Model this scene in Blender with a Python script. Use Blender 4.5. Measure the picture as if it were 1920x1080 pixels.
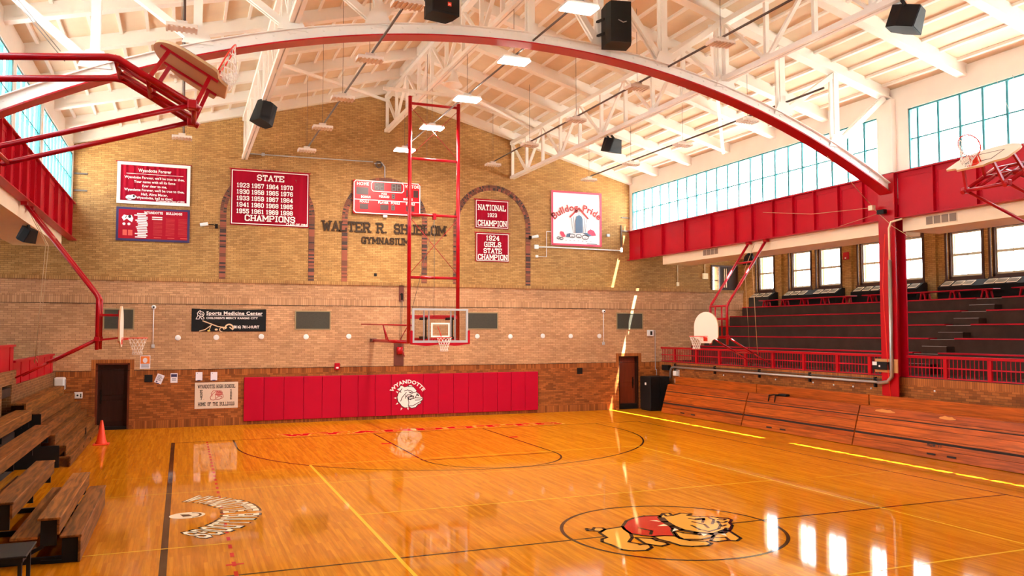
import bpy, bmesh, math, random
from mathutils import Vector, Matrix
random.seed(7)
sc = bpy.context.scene
COL = sc.collection
for o in list(bpy.data.objects):
    bpy.data.objects.remove(o)
PI = math.pi

# ------------------------------------------------------------------ camera
# world axes: X across the court, Y towards the far end wall (far baseline at Y=0), Z up, metres
CAM = Vector((-7.5233, -26.0174, 3.2609)); YAW, PITCH, FPX = 0.3808, 0.0519, 1541.66
fw = Vector((math.sin(YAW)*math.cos(PITCH), math.cos(YAW)*math.cos(PITCH), math.sin(PITCH)))
rt = Vector((math.cos(YAW), -math.sin(YAW), 0)); up = rt.cross(fw)
cd = bpy.data.cameras.new('camera'); cam = bpy.data.objects.new('camera', cd); COL.objects.link(cam)
cd.sensor_width = 36; cd.lens = 36*FPX/1920; cd.clip_end = 300; cd.clip_start = 0.05
m3 = Matrix((rt, up, -fw)).transposed()
cam.matrix_world = Matrix.Translation(CAM) @ m3.to_4x4()
sc.camera = cam

# ------------------------------------------------------------------ sky, sun, exposure
wd = bpy.data.worlds.new('sky'); sc.world = wd; wd.use_nodes = True
bg = wd.node_tree.nodes['Background']; bg.inputs[0].default_value = (0.87, 0.95, 1.04, 1); bg.inputs[1].default_value = 9.0
sd = bpy.data.lights.new('sun', 'SUN'); sun = bpy.data.objects.new('sun', sd); COL.objects.link(sun)
sd.energy = 60; sd.angle = 0.006; sd.color = (1, 0.93, 0.80)
sun.rotation_euler = Vector((-0.26, 0.27, -1)).to_track_quat('-Z', 'Y').to_euler(); sun.location = (30, -30, 60)
vs = sc.view_settings; vs.view_transform = 'Standard'; vs.look = 'None'; vs.gamma = 1; vs.use_curve_mapping = False
vs.exposure = 0.85

# daylight through the windows: sky portals in the openings
def portal(name, loc, w, h, s):
    d = bpy.data.lights.new(name, 'AREA'); o = bpy.data.objects.new(name, d); COL.objects.link(o)
    d.shape = 'RECTANGLE'; d.size = w; d.size_y = h; d.cycles.is_portal = True
    o.location = loc; o.rotation_euler = Vector((-s, 0, 0)).to_track_quat('-Z', 'Z').to_euler()

# ------------------------------------------------------------------ materials
def lin(c):
    return tuple((v/12.92 if v <= 0.04045 else ((v+0.055)/1.055)**2.4) for v in [x/255 for x in c])
MATS = {}
def mat(name, rgb, rough=0.5, metal=0.0, spec=0.5, coat=0, coatr=0.05, var=0.0, vscale=3.0, emit=0, stretch=None, bump=0):
    if name in MATS: return MATS[name]
    m = bpy.data.materials.new(name); m.use_nodes = True; nt = m.node_tree; b = nt.nodes['Principled BSDF']
    c = (*lin(rgb), 1)
    b.inputs['Base Color'].default_value = c; b.inputs['Roughness'].default_value = rough; b.inputs['Metallic'].default_value = metal
    b.inputs['Specular IOR Level'].default_value = spec
    if coat: b.inputs['Coat Weight'].default_value = coat; b.inputs['Coat Roughness'].default_value = coatr
    if emit: b.inputs['Emission Color'].default_value = c; b.inputs['Emission Strength'].default_value = emit
    if var or bump:
        g = nt.nodes.new('ShaderNodeNewGeometry'); mp = nt.nodes.new('ShaderNodeMapping'); n = nt.nodes.new('ShaderNodeTexNoise')
        if stretch: mp.inputs['Scale'].default_value = stretch
        n.inputs['Scale'].default_value = vscale; n.inputs['Detail'].default_value = 4
        nt.links.new(g.outputs['Position'], mp.inputs[0]); nt.links.new(mp.outputs[0], n.inputs['Vector'])
        if var:
            r = nt.nodes.new('ShaderNodeMapRange'); r.inputs[1].default_value = 0.25; r.inputs[2].default_value = 0.75
            r.inputs[3].default_value = 1-var; r.inputs[4].default_value = 1+var
            mx = nt.nodes.new('ShaderNodeVectorMath'); mx.operation = 'SCALE'; mx.inputs[0].default_value = c[:3]
            nt.links.new(n.outputs[0], r.inputs[0]); nt.links.new(r.outputs[0], mx.inputs[3]); nt.links.new(mx.outputs[0], b.inputs['Base Color'])
        if bump:
            bp = nt.nodes.new('ShaderNodeBump'); bp.inputs['Strength'].default_value = bump; bp.inputs['Distance'].default_value = 0.01
            nt.links.new(n.outputs[0], bp.inputs['Height']); nt.links.new(bp.outputs[0], b.inputs['Normal'])
    MATS[name] = m
    return m

def N(nt, typ, **kw):
    n = nt.nodes.new(typ)
    for k, v in kw.items():
        if k.startswith('i_'): n.inputs[int(k[2:])].default_value = v
        else: setattr(n, k, v)
    return n
def brickmat(name, layers, rough=0.75, var=0.16):
    """layers: list of (z_from, c1, c2, mortar, soldier); world-space coursing, later layers override above z_from"""
    m = bpy.data.materials.new(name); m.use_nodes = True; nt = m.node_tree; L = nt.links.new; b = nt.nodes['Principled BSDF']
    b.inputs['Roughness'].default_value = rough; b.inputs['Specular IOR Level'].default_value = 0.3
    g = N(nt, 'ShaderNodeNewGeometry'); sp = N(nt, 'ShaderNodeSeparateXYZ'); L(g.outputs['Position'], sp.inputs[0])
    sn = N(nt, 'ShaderNodeSeparateXYZ'); L(g.outputs['True Normal'], sn.inputs[0])
    ab = N(nt, 'ShaderNodeMath', operation='ABSOLUTE'); L(sn.outputs[0], ab.inputs[0])
    gt = N(nt, 'ShaderNodeMath', operation='GREATER_THAN', i_1=0.5); L(ab.outputs[0], gt.inputs[0])
    mu = N(nt, 'ShaderNodeMix'); L(gt.outputs[0], mu.inputs[0]); L(sp.outputs[0], mu.inputs[2]); L(sp.outputs[1], mu.inputs[3])
    cA = N(nt, 'ShaderNodeCombineXYZ'); L(mu.outputs[0], cA.inputs[0]); L(sp.outputs[2], cA.inputs[1])
    cB = N(nt, 'ShaderNodeCombineXYZ'); L(sp.outputs[2], cB.inputs[0]); L(mu.outputs[0], cB.inputs[1])
    prev = None
    for i, (z0, c1, c2, mo, sold) in enumerate(layers):
        t = N(nt, 'ShaderNodeTexBrick'); t.offset = 0.0 if sold else 0.5
        t.inputs['Scale'].default_value = 1; t.inputs['Mortar Size'].default_value = 0.005; t.inputs['Mortar Smooth'].default_value = 0.3
        t.inputs['Brick Width'].default_value = 0.40 if sold else 0.215; t.inputs['Row Height'].default_value = 0.068 if sold else 0.0685
        t.inputs['Color1'].default_value = (*lin(c1), 1); t.inputs['Color2'].default_value = (*lin(c2), 1); t.inputs['Mortar'].default_value = (*lin(mo), 1)
        L((cB if sold else cA).outputs[0], t.inputs['Vector'])
        if prev is None: prev = t.outputs[0]
        else:
            k = N(nt, 'ShaderNodeMath', operation='GREATER_THAN', i_1=z0); L(sp.outputs[2], k.inputs[0])
            mx = N(nt, 'ShaderNodeMix', data_type='RGBA'); L(k.outputs[0], mx.inputs[0]); L(prev, mx.inputs[6]); L(t.outputs[0], mx.inputs[7]); prev = mx.outputs[2]
    n = N(nt, 'ShaderNodeTexNoise'); n.inputs['Scale'].default_value = 0.7; n.inputs['Detail'].default_value = 3; L(g.outputs['Position'], n.inputs['Vector'])
    r = N(nt, 'ShaderNodeMapRange', i_1=0.3, i_2=0.7, i_3=1-var, i_4=1+var*0.6); L(n.outputs[0], r.inputs[0])
    s = N(nt, 'ShaderNodeVectorMath', operation='SCALE'); L(prev, s.inputs[0]); L(r.outputs[0], s.inputs[3]); L(s.outputs[0], b.inputs['Base Color'])
    return m

TAN1, TAN2, TANM = (208, 160, 118), (180, 134, 94), (140, 101, 76)
YEL1, YEL2, YELM = (184, 138, 82), (156, 112, 62), (104, 72, 44)
DRK1, DRK2, DRKM = (176, 100, 40), (126, 64, 22), (104, 60, 30)
M_LOW = brickmat('end_wall_brick', [(0, DRK1, DRK2, DRKM, True), (0.26, DRK1, DRK2, DRKM, False), (1.76, DRK1, DRK2, DRKM, True), (1.945, TAN1, TAN2, TANM, False),
                                    (4.17, TAN1, TAN2, TANM, True), (4.46, TAN1, TAN2, TANM, False), (4.93, YEL1, YEL2, YELM, True)])
M_UP = brickmat('gable_brick', [(0, YEL1, YEL2, YELM, False)], var=0.14)
M_STAND = brickmat('stand_front_brick', [(0, DRK1, DRK2, DRKM, False), (1.76, (176, 102, 44), (146, 80, 32), DRKM, True)])
M_STANDL = brickmat('left_stand_brick', [(0, (140, 88, 44), (108, 64, 32), (160, 122, 84), False)])
M_WHITE = mat('white_paint', (246, 238, 228), 0.45, var=0.04, vscale=1.2)
M_PLAST = mat('cream_plaster', (243, 224, 192), 0.7, var=0.03)
M_DECK = mat('roof_deck', (228, 206, 178), 0.85, var=0.08, vscale=1.6)
M_RED = mat('red_paint', (176, 0, 28), 0.45, spec=0.22, var=0.06, vscale=2)
M_REDT = mat('red_gloss_steel', (172, 2, 20), 0.28, spec=0.35, var=0.05)
M_PAD = mat('red_vinyl', (178, 0, 40), 0.5, spec=0.15, var=0.03)
M_TEAL = mat('teal_steel', (52, 140, 150), 0.4)
M_BLACK = mat('black_plastic', (14, 13, 14), 0.6, spec=0.3)
M_DARK = mat('dark_grey', (36, 30, 27), 0.75, var=0.1, spec=0.1)
M_STEEL = mat('galvanised_steel', (168, 160, 156), 0.35, metal=0.7)
M_GREYP = mat('grey_paint', (178, 178, 180), 0.4)
M_ROD = mat('dark_conduit', (96, 82, 74), 0.4, metal=0.4)
M_WOODD = mat('dark_door_wood', (46, 19, 9), 0.5, spec=0.25, var=0.25, vscale=2, stretch=(8, 8, 0.8))
M_WOODR = mat('red_brown_wood', (112, 44, 18), 0.4, var=0.2, vscale=2, stretch=(8, 8, 0.8))
M_BRWN = mat('brown_board', (104, 46, 30), 0.6, var=0.2, vscale=6)
M_WINW = mat('dark_window_wood', (70, 34, 20), 0.5)
M_SASH = mat('pale_sash', (230, 206, 178), 0.5)
M_NET = mat('net_cord', (242, 226, 214), 0.8)
M_RIM = mat('orange_rim', (226, 48, 20), 0.35)
M_BOARD = mat('backboard_white', (246, 226, 208), 0.45)
M_BBACK = mat('backboard_back', (206, 160, 112), 0.6)
M_CONC = mat('dark_concrete', (68, 49, 40), 0.85, spec=0.15, var=0.22, vscale=2.5)
M_WP = mat('white_plastic', (232, 228, 226), 0.4)
M_PAPER = mat('paper', (236, 226, 232), 0.8)
M_VENT = mat('vent_mesh', (62, 58, 46), 0.7, var=0.2, vscale=40)
M_BANR = mat('banner_red', (150, 2, 32), 0.7, spec=0.12, var=0.10, vscale=5, stretch=(1.6, 1, 0.06))
M_SCORE = mat('scoreboard_red', (200, 6, 22), 0.35, spec=0.3)
M_WTXT = mat('white_lettering', (250, 236, 228), 0.6)
M_INK = mat('black_ink', (30, 24, 24), 0.7)
M_INKR = mat('red_ink', (176, 48, 44), 0.7)
M_NAVY = mat('navy_trim', (48, 34, 84), 0.5)
M_LETTER = mat('dark_bronze', (58, 40, 26), 0.6, spec=0.2)
M_CONE = mat('orange_cone', (236, 62, 18), 0.45)
M_ROPE = mat('rope', (200, 168, 128), 0.9)
M_LAMP = mat('lamp_diffuser', (255, 246, 232), 0.5, emit=30)
M_OFF = mat('lamp_louvre', (222, 200, 184), 0.5)
M_BANW = mat('banner_white', (248, 240, 240), 0.7, var=0.03)
M_GROUND = mat('outdoor_ground', (150, 146, 136), 0.9)
M_ROOF = mat('pale_roofing', (232, 228, 220), 0.9)
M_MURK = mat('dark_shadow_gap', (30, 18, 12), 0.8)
M_AMB = mat('amber_poster', (232, 120, 40), 0.7)
M_TANB = mat('tan_board', (198, 140, 84), 0.6)
M_BLUEG = mat('blue_grey_ink', (92, 112, 136), 0.7)
M_PINK = mat('pink_red_ink', (206, 70, 96), 0.7)

def glassmat(name, tint, gl):
    m = bpy.data.materials.new(name); m.use_nodes = True; nt = m.node_tree; nt.nodes.remove(nt.nodes['Principled BSDF'])
    t = N(nt, 'ShaderNodeBsdfTransparent', i_0=(*tint, 1)); g = N(nt, 'ShaderNodeBsdfGlossy', i_0=(1, 1, 1, 1)); g.inputs['Roughness'].default_value = 0.02
    x = N(nt, 'ShaderNodeMixShader', i_0=gl); L = nt.links.new
    L(t.outputs[0], x.inputs[1]); L(g.outputs[0], x.inputs[2]); L(x.outputs[0], nt.nodes['Material Output'].inputs[0])
    return m
M_GLASS = glassmat('window_glass', (0.95, 0.98, 0.98), 0.05)
M_BGLASS = glassmat('backboard_glass', (0.93, 0.93, 0.93), 0.06)

def varnish(m, normal=None):
    """turn a Principled material into a matt body under a thin glossy varnish"""
    nt = m.node_tree; L = nt.links.new; b = nt.nodes['Principled BSDF']; d = N(nt, 'ShaderNodeBsdfDiffuse'); g = N(nt, 'ShaderNodeBsdfGlossy', i_0=(1, .97, .92, 1)); g.inputs['Roughness'].default_value = 0.05
    i = b.inputs['Base Color']
    if i.is_linked: L(i.links[0].from_socket, d.inputs[0])
    else: d.inputs[0].default_value = i.default_value
    f = N(nt, 'ShaderNodeFresnel', i_0=1.42); k = N(nt, 'ShaderNodeMath', operation='MINIMUM', i_1=0.35); x = N(nt, 'ShaderNodeMixShader')
    L(f.outputs[0], k.inputs[0]); L(k.outputs[0], x.inputs[0]); L(d.outputs[0], x.inputs[1]); L(g.outputs[0], x.inputs[2]); L(x.outputs[0], nt.nodes['Material Output'].inputs[0])
    if normal: L(normal, g.inputs['Normal'])
    nt.nodes.remove(b); return m
def woodmat(name, c1, c2, width, row, coat, rough, gs=(1.0, 14.0, 1.0), grain=0.25, axis='floor', coatr=0.05, gap=None):
    m = bpy.data.materials.new(name); m.use_nodes = True; nt = m.node_tree; L = nt.links.new; b = nt.nodes['Principled BSDF']
    b.inputs['Roughness'].default_value = rough; b.inputs['Coat Weight'].default_value = coat; b.inputs['Coat Roughness'].default_value = coatr
    g = N(nt, 'ShaderNodeNewGeometry'); sp = N(nt, 'ShaderNodeSeparateXYZ'); L(g.outputs['Position'], sp.inputs[0])
    c = N(nt, 'ShaderNodeCombineXYZ'); L(sp.outputs[1], c.inputs[0]); L(sp.outputs[0], c.inputs[1]); L(sp.outputs[2], c.inputs[2])
    n = N(nt, 'ShaderNodeTexNoise'); mp = N(nt, 'ShaderNodeMapping'); mp.inputs['Scale'].default_value = gs
    L(c.outputs[0], mp.inputs[0]); L(mp.outputs[0], n.inputs['Vector']); n.inputs['Scale'].default_value = 1.6; n.inputs['Detail'].default_value = 6; n.inputs['Distortion'].default_value = 0.6
    if axis == 'floor':
        t = N(nt, 'ShaderNodeTexBrick'); t.inputs['Scale'].default_value = 1; t.inputs['Brick Width'].default_value = width; t.inputs['Row Height'].default_value = row
        t.inputs['Mortar Size'].default_value = 0.0012; t.offset = 0.37; t.offset_frequency = 3
        t.inputs['Color1'].default_value = (*lin(c1), 1); t.inputs['Color2'].default_value = (*lin(c2), 1); t.inputs['Mortar'].default_value = (*lin(gap or c2), 1)
        L(c.outputs[0], t.inputs['Vector']); col = t.outputs[0]
    else:
        oi = N(nt, 'ShaderNodeObjectInfo'); mx = N(nt, 'ShaderNodeMix', data_type='RGBA'); mx.inputs[6].default_value = (*lin(c1), 1); mx.inputs[7].default_value = (*lin(c2), 1)
        L(oi.outputs['Random'], mx.inputs[0]); col = mx.outputs[2]
    r = N(nt, 'ShaderNodeMapRange', i_1=0.38, i_2=0.62, i_3=1-grain, i_4=1+grain)
    if axis != 'floor': b.inputs['Specular IOR Level'].default_value = 0.2
    L(n.outputs[0], r.inputs[0])
    s = N(nt, 'ShaderNodeVectorMath', operation='SCALE'); L(col, s.inputs[0]); L(r.outputs[0], s.inputs[3]); L(s.outputs[0], b.inputs['Base Color'])
    if axis == 'floor':
        bn = N(nt, 'ShaderNodeTexNoise'); bm_ = N(nt, 'ShaderNodeMapping'); bm_.inputs['Scale'].default_value = (0.7, 9, 1)
        L(c.outputs[0], bm_.inputs[0]); L(bm_.outputs[0], bn.inputs['Vector']); bn.inputs['Scale'].default_value = 1.8
        bp = N(nt, 'ShaderNodeBump'); bp.inputs['Strength'].default_value = 0.010; bp.inputs['Distance'].default_value = 0.006
        L(bn.outputs[0], bp.inputs['Height']); varnish(m, bp.outputs[0])
    return m
M_FLOOR = woodmat('maple_floor', (206, 126, 18), (186, 106, 9), 1.3, 0.057, 1.0, 0.45, grain=0.10, gap=(176, 98, 9), coatr=0.035)
M_BLEACH = woodmat('bleacher_wood', (176, 84, 20), (146, 62, 12), 1, 1, 0.12, 0.5, gs=(0.7, 12, 12), grain=0.28, axis='obj', coatr=0.25)
M_BLEACHL = woodmat('worn_bleacher_wood', (136, 82, 32), (102, 58, 22), 1, 1, 0.03, 0.6, gs=(0.8, 11, 11), grain=0.45, axis='obj', coatr=0.3)
def paint(name, rgb):
    return varnish(mat(name, rgb, 0.45))
P_BLACK = paint('floor_black', (48, 24, 14)); P_YEL = paint('floor_yellow', (232, 178, 44)); P_RED = paint('floor_red', (190, 24, 24))
P_WHITE = paint('floor_white', (246, 224, 190)); P_CREAM = paint('floor_cream', (230, 158, 58)); P_INK = paint('floor_ink', (24, 14, 18))

# ------------------------------------------------------------------ mesh helpers
class Pl:                     # a plane to draw on: origin, u, v; n = u x v points to the viewer
    def __init__(s, o, u=(1, 0, 0), v=(0, 0, 1)):
        s.o = Vector(o); s.u = Vector(u); s.v = Vector(v); s.n = s.u.cross(s.v)
    def __call__(s, u, v, d=0): return s.o + s.u*u + s.v*v + s.n*d
def wloc(o):
    v = Vector((0, 0, 0))
    while o: v += o.location; o = o.parent
    return v
class MB:
    def __init__(s): s.bm = bmesh.new(); s.mi = 0
    def face(s, pts):
        try:
            f = s.bm.faces.new([s.bm.verts.new(p) for p in pts]); f.material_index = s.mi; return f
        except ValueError: return None
    def hexa(s, p):           # 8 points: bottom 4 then top 4
        v = [s.bm.verts.new(q) for q in p]
        for a in ((3, 2, 1, 0), (4, 5, 6, 7), (0, 1, 5, 4), (1, 2, 6, 5), (2, 3, 7, 6), (3, 0, 4, 7)):
            f = s.bm.faces.new([v[i] for i in a]); f.material_index = s.mi
        return v
    def box(s, x0, x1, y0, y1, z0, z1, bev=0, seg=2):
        x0, x1 = min(x0, x1), max(x0, x1); y0, y1 = min(y0, y1), max(y0, y1); z0, z1 = min(z0, z1), max(z0, z1)
        v = s.hexa([(x0, y0, z0), (x1, y0, z0), (x1, y1, z0), (x0, y1, z0), (x0, y0, z1), (x1, y0, z1), (x1, y1, z1), (x0, y1, z1)])
        if bev:
            es = list({e for q in v for e in q.link_edges})
            r = bmesh.ops.bevel(s.bm, geom=es, offset=bev, segments=seg, affect='EDGES', profile=0.5)
            for f in r['faces']: f.material_index = s.mi
        return s
    def beam(s, p, q, w, h, upv=(0, 0, 1)):
        p = Vector(p); q = Vector(q); d = (q-p).normalized(); r = d.cross(Vector(upv))
        if r.length < 1e-4: r = d.cross(Vector((0, 1, 0)))
        r.normalize(); t = r.cross(d); r = r*w/2; t = t*h/2
        s.hexa([p-r-t, q-r-t, q+r-t, p+r-t, p-r+t, q-r+t, q+r+t, p+r+t]); return s
    def tube(s, pts, r, n=8, closed=False):
        pts = [Vector(p) for p in pts]; m = len(pts); rings = []; ref = None
        for i, p in enumerate(pts):
            a = pts[i-1] if (i > 0 or closed) else None; b = pts[(i+1) % m] if (i < m-1 or closed) else None
            d = ((p-a).normalized() if a is not None else Vector((0, 0, 0))) + ((b-p).normalized() if b is not None else Vector((0, 0, 0)))
            d.normalize()
            if ref is None: ref = d.orthogonal().normalized()
            ref = (ref - d*ref.dot(d)).normalized(); t = d.cross(ref); k = 1.0
            if a is not None and b is not None:
                c = max(0.5, d.dot((b-p).normalized())); k = 1/c if c > 0.6 else 1.3
            rings.append([s.bm.verts.new(p + (ref*math.cos(2*PI*j/n) + t*math.sin(2*PI*j/n))*r*(k if k < 1.25 else 1.25)) for j in range(n)])
        for i in range(m if closed else m-1):
            A, B = rings[i], rings[(i+1) % m]
            for j in range(n):
                f = s.bm.faces.new((A[j], A[(j+1) % n], B[(j+1) % n], B[j])); f.material_index = s.mi; f.smooth = True
        if not closed:
            for R, rev in ((rings[0], True), (rings[-1], False)):
                f = s.bm.faces.new(R[::-1] if rev else R); f.material_index = s.mi
        return s
    def lathe(s, o, prof, n=20, axis=(0, 0, 1)):
        a = Vector(axis).normalized(); u = a.orthogonal().normalized(); w = a.cross(u); o = Vector(o); R = []
        for r, h in prof:
            R.append([s.bm.verts.new(o + a*h + (u*math.cos(2*PI*j/n) + w*math.sin(2*PI*j/n))*max(r, 1e-4)) for j in range(n)])
        for A, B in zip(R, R[1:]):
            for j in range(n):
                f = s.bm.faces.new((A[j], A[(j+1) % n], B[(j+1) % n], B[j])); f.material_index = s.mi; f.smooth = True
        for Q, rev in ((R[0], True), (R[-1], False)):
            f = s.bm.faces.new(Q[::-1] if rev else Q); f.material_index = s.mi
        return s
    def prism(s, pl, pts, d0, d1):
        a = [s.bm.verts.new(pl(u, v, d0)) for u, v in pts]; b = [s.bm.verts.new(pl(u, v, d1)) for u, v in pts]; n = len(pts)
        fs = [s.bm.faces.new(a[::-1]), s.bm.faces.new(b)] + [s.bm.faces.new((a[i], a[(i+1) % n], b[(i+1) % n], b[i])) for i in range(n)]
        for f in fs: f.material_index = s.mi
        return s
    def flat(s, pl, pts, d): s.face([pl(u, v, d) for u, v in pts]); return s
    def rect(s, pl, u0, u1, v0, v1, d): return s.flat(pl, [(u0, v0), (u1, v0), (u1, v1), (u0, v1)], d)
    def brect(s, pl, u0, u1, v0, v1, d0, d1): return s.prism(pl, [(u0, v0), (u1, v0), (u1, v1), (u0, v1)], d0, d1)
    def stroke(s, pl, pts, w, d, closed=False, ext=0.3):
        n = len(pts)
        for i in range(n if closed else n-1):
            a = Vector(pts[i]); b = Vector(pts[(i+1) % n]); t = b-a
            if t.length < 1e-6: continue
            t.normalize(); e = t*w*ext; q = Vector((-t.y, t.x))*w/2; a = a-e; b = b+e
            s.face([pl(*(a-q), d), pl(*(b-q), d), pl(*(b+q), d), pl(*(a+q), d)])
        return s
    def ell(s, pl, cu, cv, ru, rv, d, n=24, a0=0, a1=2*PI):
        return s.flat(pl, [(cu+ru*math.cos(a0+(a1-a0)*i/n), cv+rv*math.sin(a0+(a1-a0)*i/n)) for i in range(n if a1-a0 > 6.2 else n+1)], d)
    def arc(s, pl, cu, cv, r, w, d, a0, a1, n=48):
        for i in range(n):
            p = []
            for a, q in ((a0+(a1-a0)*i/n, r-w/2), (a0+(a1-a0)*i/n, r+w/2), (a0+(a1-a0)*(i+1)/n, r+w/2), (a0+(a1-a0)*(i+1)/n, r-w/2)):
                p.append(pl(cu+q*math.cos(a), cv+q*math.sin(a), d))
            f = s.face(p)
        return s
    def build(s, name, m, parent=None, kind=None, label=None, at=None):
        bmesh.ops.recalc_face_normals(s.bm, faces=s.bm.faces[:]) if getattr(s, 'recalc', False) else None
        me = bpy.data.meshes.new(name); ms = m if isinstance(m, (list, tuple)) else [m]
        if parent is not None: off = wloc(parent)
        elif at is not None: off = Vector(at)
        else:
            co = [v.co for v in s.bm.verts]
            off = Vector(((min(c.x for c in co)+max(c.x for c in co))/2, (min(c.y for c in co)+max(c.y for c in co))/2, min(c.z for c in co)))
        bmesh.ops.translate(s.bm, verts=s.bm.verts[:], vec=-off)
        s.bm.to_mesh(me); s.bm.free()
        for q in ms: me.materials.append(q)
        o = bpy.data.objects.new(name, me); COL.objects.link(o)
        if parent is not None: o.parent = parent
        else: o.location = off
        if kind: o['kind'] = kind
        if label: o['label'] = label
        return o
def tag(o, label, cat, group=None, kind=None):
    o['label'] = label; o['category'] = cat
    if group: o['group'] = group
    if kind: o['kind'] = kind
    return o
def thing(name, label, cat, loc, group=None):
    o = bpy.data.objects.new(name, None); COL.objects.link(o); o.location = loc; o.empty_display_size = 0.1
    return tag(o, label, cat, group)
def clone(root, loc, label=None):
    r = root.copy(); COL.objects.link(r); r.location = loc
    if label: r['label'] = label
    for ch in list(root.children):
        c = ch.copy(); COL.objects.link(c); c.parent = r
        for g in list(ch.children):
            d = g.copy(); COL.objects.link(d); d.parent = c
    return r

# --- lettering: slab capitals built from strokes, and the built-in plain font
GL = {
 'A': (4, [[(0, 0), (2, 6), (4, 0)], [(.8, 2), (3.2, 2)]], [(0, 0), (4, 0)]),
 'B': (4, [[(0, 0), (0, 6), (3, 6), (4, 5.2), (4, 3.9), (3.2, 3.1), (0, 3.1)], [(3.2, 3.1), (4, 2.3), (4, .8), (3, 0), (0, 0)]], [(-.3, 0), (-.3, 6)]),
 'C': (4, [[(4, 4.4), (4, 5), (3, 6), (1, 6), (0, 5), (0, 1), (1, 0), (3, 0), (4, 1), (4, 1.6)]], []),
 'D': (4, [[(0, 0), (0, 6), (2.8, 6), (4, 4.8), (4, 1.2), (2.8, 0), (0, 0)]], [(-.3, 0), (-.3, 6)]),
 'E': (4, [[(4, 4.6), (4, 6), (0, 6), (0, 0), (4, 0), (4, 1.4)], [(0, 3), (2.6, 3)]], [(-.3, 0), (-.3, 6)]),
 'F': (4, [[(4, 4.6), (4, 6), (0, 6), (0, 0)], [(0, 3), (2.6, 3)]], [(0, 0), (-.3, 6)]),
 'G': (4, [[(4, 4.5), (4, 5), (3, 6), (1, 6), (0, 5), (0, 1), (1, 0), (4, 0), (4, 2.6), (2.4, 2.6)]], []),
 'H': (4, [[(0, 0), (0, 6)], [(4, 0), (4, 6)], [(0, 3), (4, 3)]], [(0, 0), (0, 6), (4, 0), (4, 6)]),
 'I': (1.4, [[(.7, 0), (.7, 6)]], [(.7, 0), (.7, 6)]),
 'L': (4, [[(0, 6), (0, 0), (4, 0), (4, 1.6)]], [(0, 6), (-.3, 0)]),
 'M': (5, [[(0, 0), (0, 6), (2.5, 2), (5, 6), (5, 0)]], [(0, 0), (5, 0), (-.3, 6), (5.3, 6)]),
 'N': (4, [[(0, 0), (0, 6), (4, 0), (4, 6)]], [(0, 0), (4, 6), (-.3, 6)]),
 'O': (4, [[(0, 1), (0, 5), (1, 6), (3, 6), (4, 5), (4, 1), (3, 0), (1, 0), (0, 1)]], []),
 'P': (4, [[(0, 0), (0, 6), (3, 6), (4, 5.1), (4, 3.7), (3, 2.8), (0, 2.8)]], [(0, 0), (-.3, 6)]),
 'R': (4, [[(0, 0), (0, 6), (3, 6), (4, 5.1), (4, 3.9), (3, 3), (0, 3)], [(2.2, 3), (4, 0)]], [(0, 0), (-.3, 6), (4.2, 0)]),
 'S': (4, [[(4, 4.5), (4, 5.1), (3, 6), (1, 6), (0, 5.1), (0, 4), (1, 3.1), (3, 3.1), (4, 2.2), (4, .9), (3, 0), (1, 0), (0, .9), (0, 1.5)]], []),
 'T': (4, [[(0, 4.7), (0, 6), (4, 6), (4, 4.7)], [(2, 6), (2, 0)]], [(2, 0)]),
 'U': (4, [[(0, 6), (0, 1), (1, 0), (3, 0), (4, 1), (4, 6)]], [(0, 6), (4, 6)]),
 'V': (4, [[(0, 6), (2, 0), (4, 6)]], [(0, 6), (4, 6)]),
 'W': (5.4, [[(0, 6), (1.3, 0), (2.7, 4.6), (4.1, 0), (5.4, 6)]], [(0, 6), (5.4, 6)]),
 'Y': (4, [[(0, 6), (2, 2.8), (4, 6)], [(2, 2.8), (2, 0)]], [(0, 6), (4, 6), (2, 0)]),
 '0': (3.6, [[(0, 1), (0, 5), (1, 6), (2.6, 6), (3.6, 5), (3.6, 1), (2.6, 0), (1, 0), (0, 1)]], []),
 '1': (2.4, [[(.3, 5), (1.2, 6), (1.2, 0)]], [(1.2, 0)]),
 '2': (3.6, [[(0, 4.6), (0, 5.1), (.9, 6), (2.7, 6), (3.6, 5.1), (3.6, 3.9), (0, 0), (3.6, 0)]], []),
 '3': (3.6, [[(0, 5), (.9, 6), (2.7, 6), (3.6, 5.1), (3.6, 3.9), (2.8, 3.1), (1.4, 3.1)], [(2.8, 3.1), (3.6, 2.3), (3.6, .9), (2.7, 0), (.9, 0), (0, 1)]], []),
 '4': (3.8, [[(2.8, 0), (2.8, 6), (0, 2), (3.8, 2)]], [(2.8, 0)]),
 '5': (3.6, [[(3.6, 6), (.2, 6), (.2, 3.4), (2.7, 3.6), (3.6, 2.7), (3.6, .9), (2.7, 0), (.9, 0), (0, 1)]], []),
 '6': (3.6, [[(3.6, 4.9), (2.7, 6), (1, 6), (0, 5), (0, 1), (1, 0), (2.7, 0), (3.6, .9), (3.6, 2.4), (2.7, 3.3), (0, 3.3)]], []),
 '7': (3.6, [[(0, 5), (0, 6), (3.6, 6), (1.4, 0)]], []),
 '8': (3.6, [[(.9, 3.1), (0, 3.9), (0, 5.1), (.9, 6), (2.7, 6), (3.6, 5.1), (3.6, 3.9), (2.7, 3.1), (.9, 3.1), (0, 2.2), (0, .9), (.9, 0), (2.7, 0), (3.6, .9), (3.6, 2.2), (2.7, 3.1)]], []),
 '9': (3.6, [[(0, 1.1), (.9, 0), (2.6, 0), (3.6, 1), (3.6, 5), (2.6, 6), (.9, 6), (0, 5.1), (0, 3.6), (.9, 2.7), (3.6, 2.7)]], []),
 '.': (1, [[(.5, 0), (.5, .2)]], []), ' ': (2.4, [], []),
}
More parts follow.
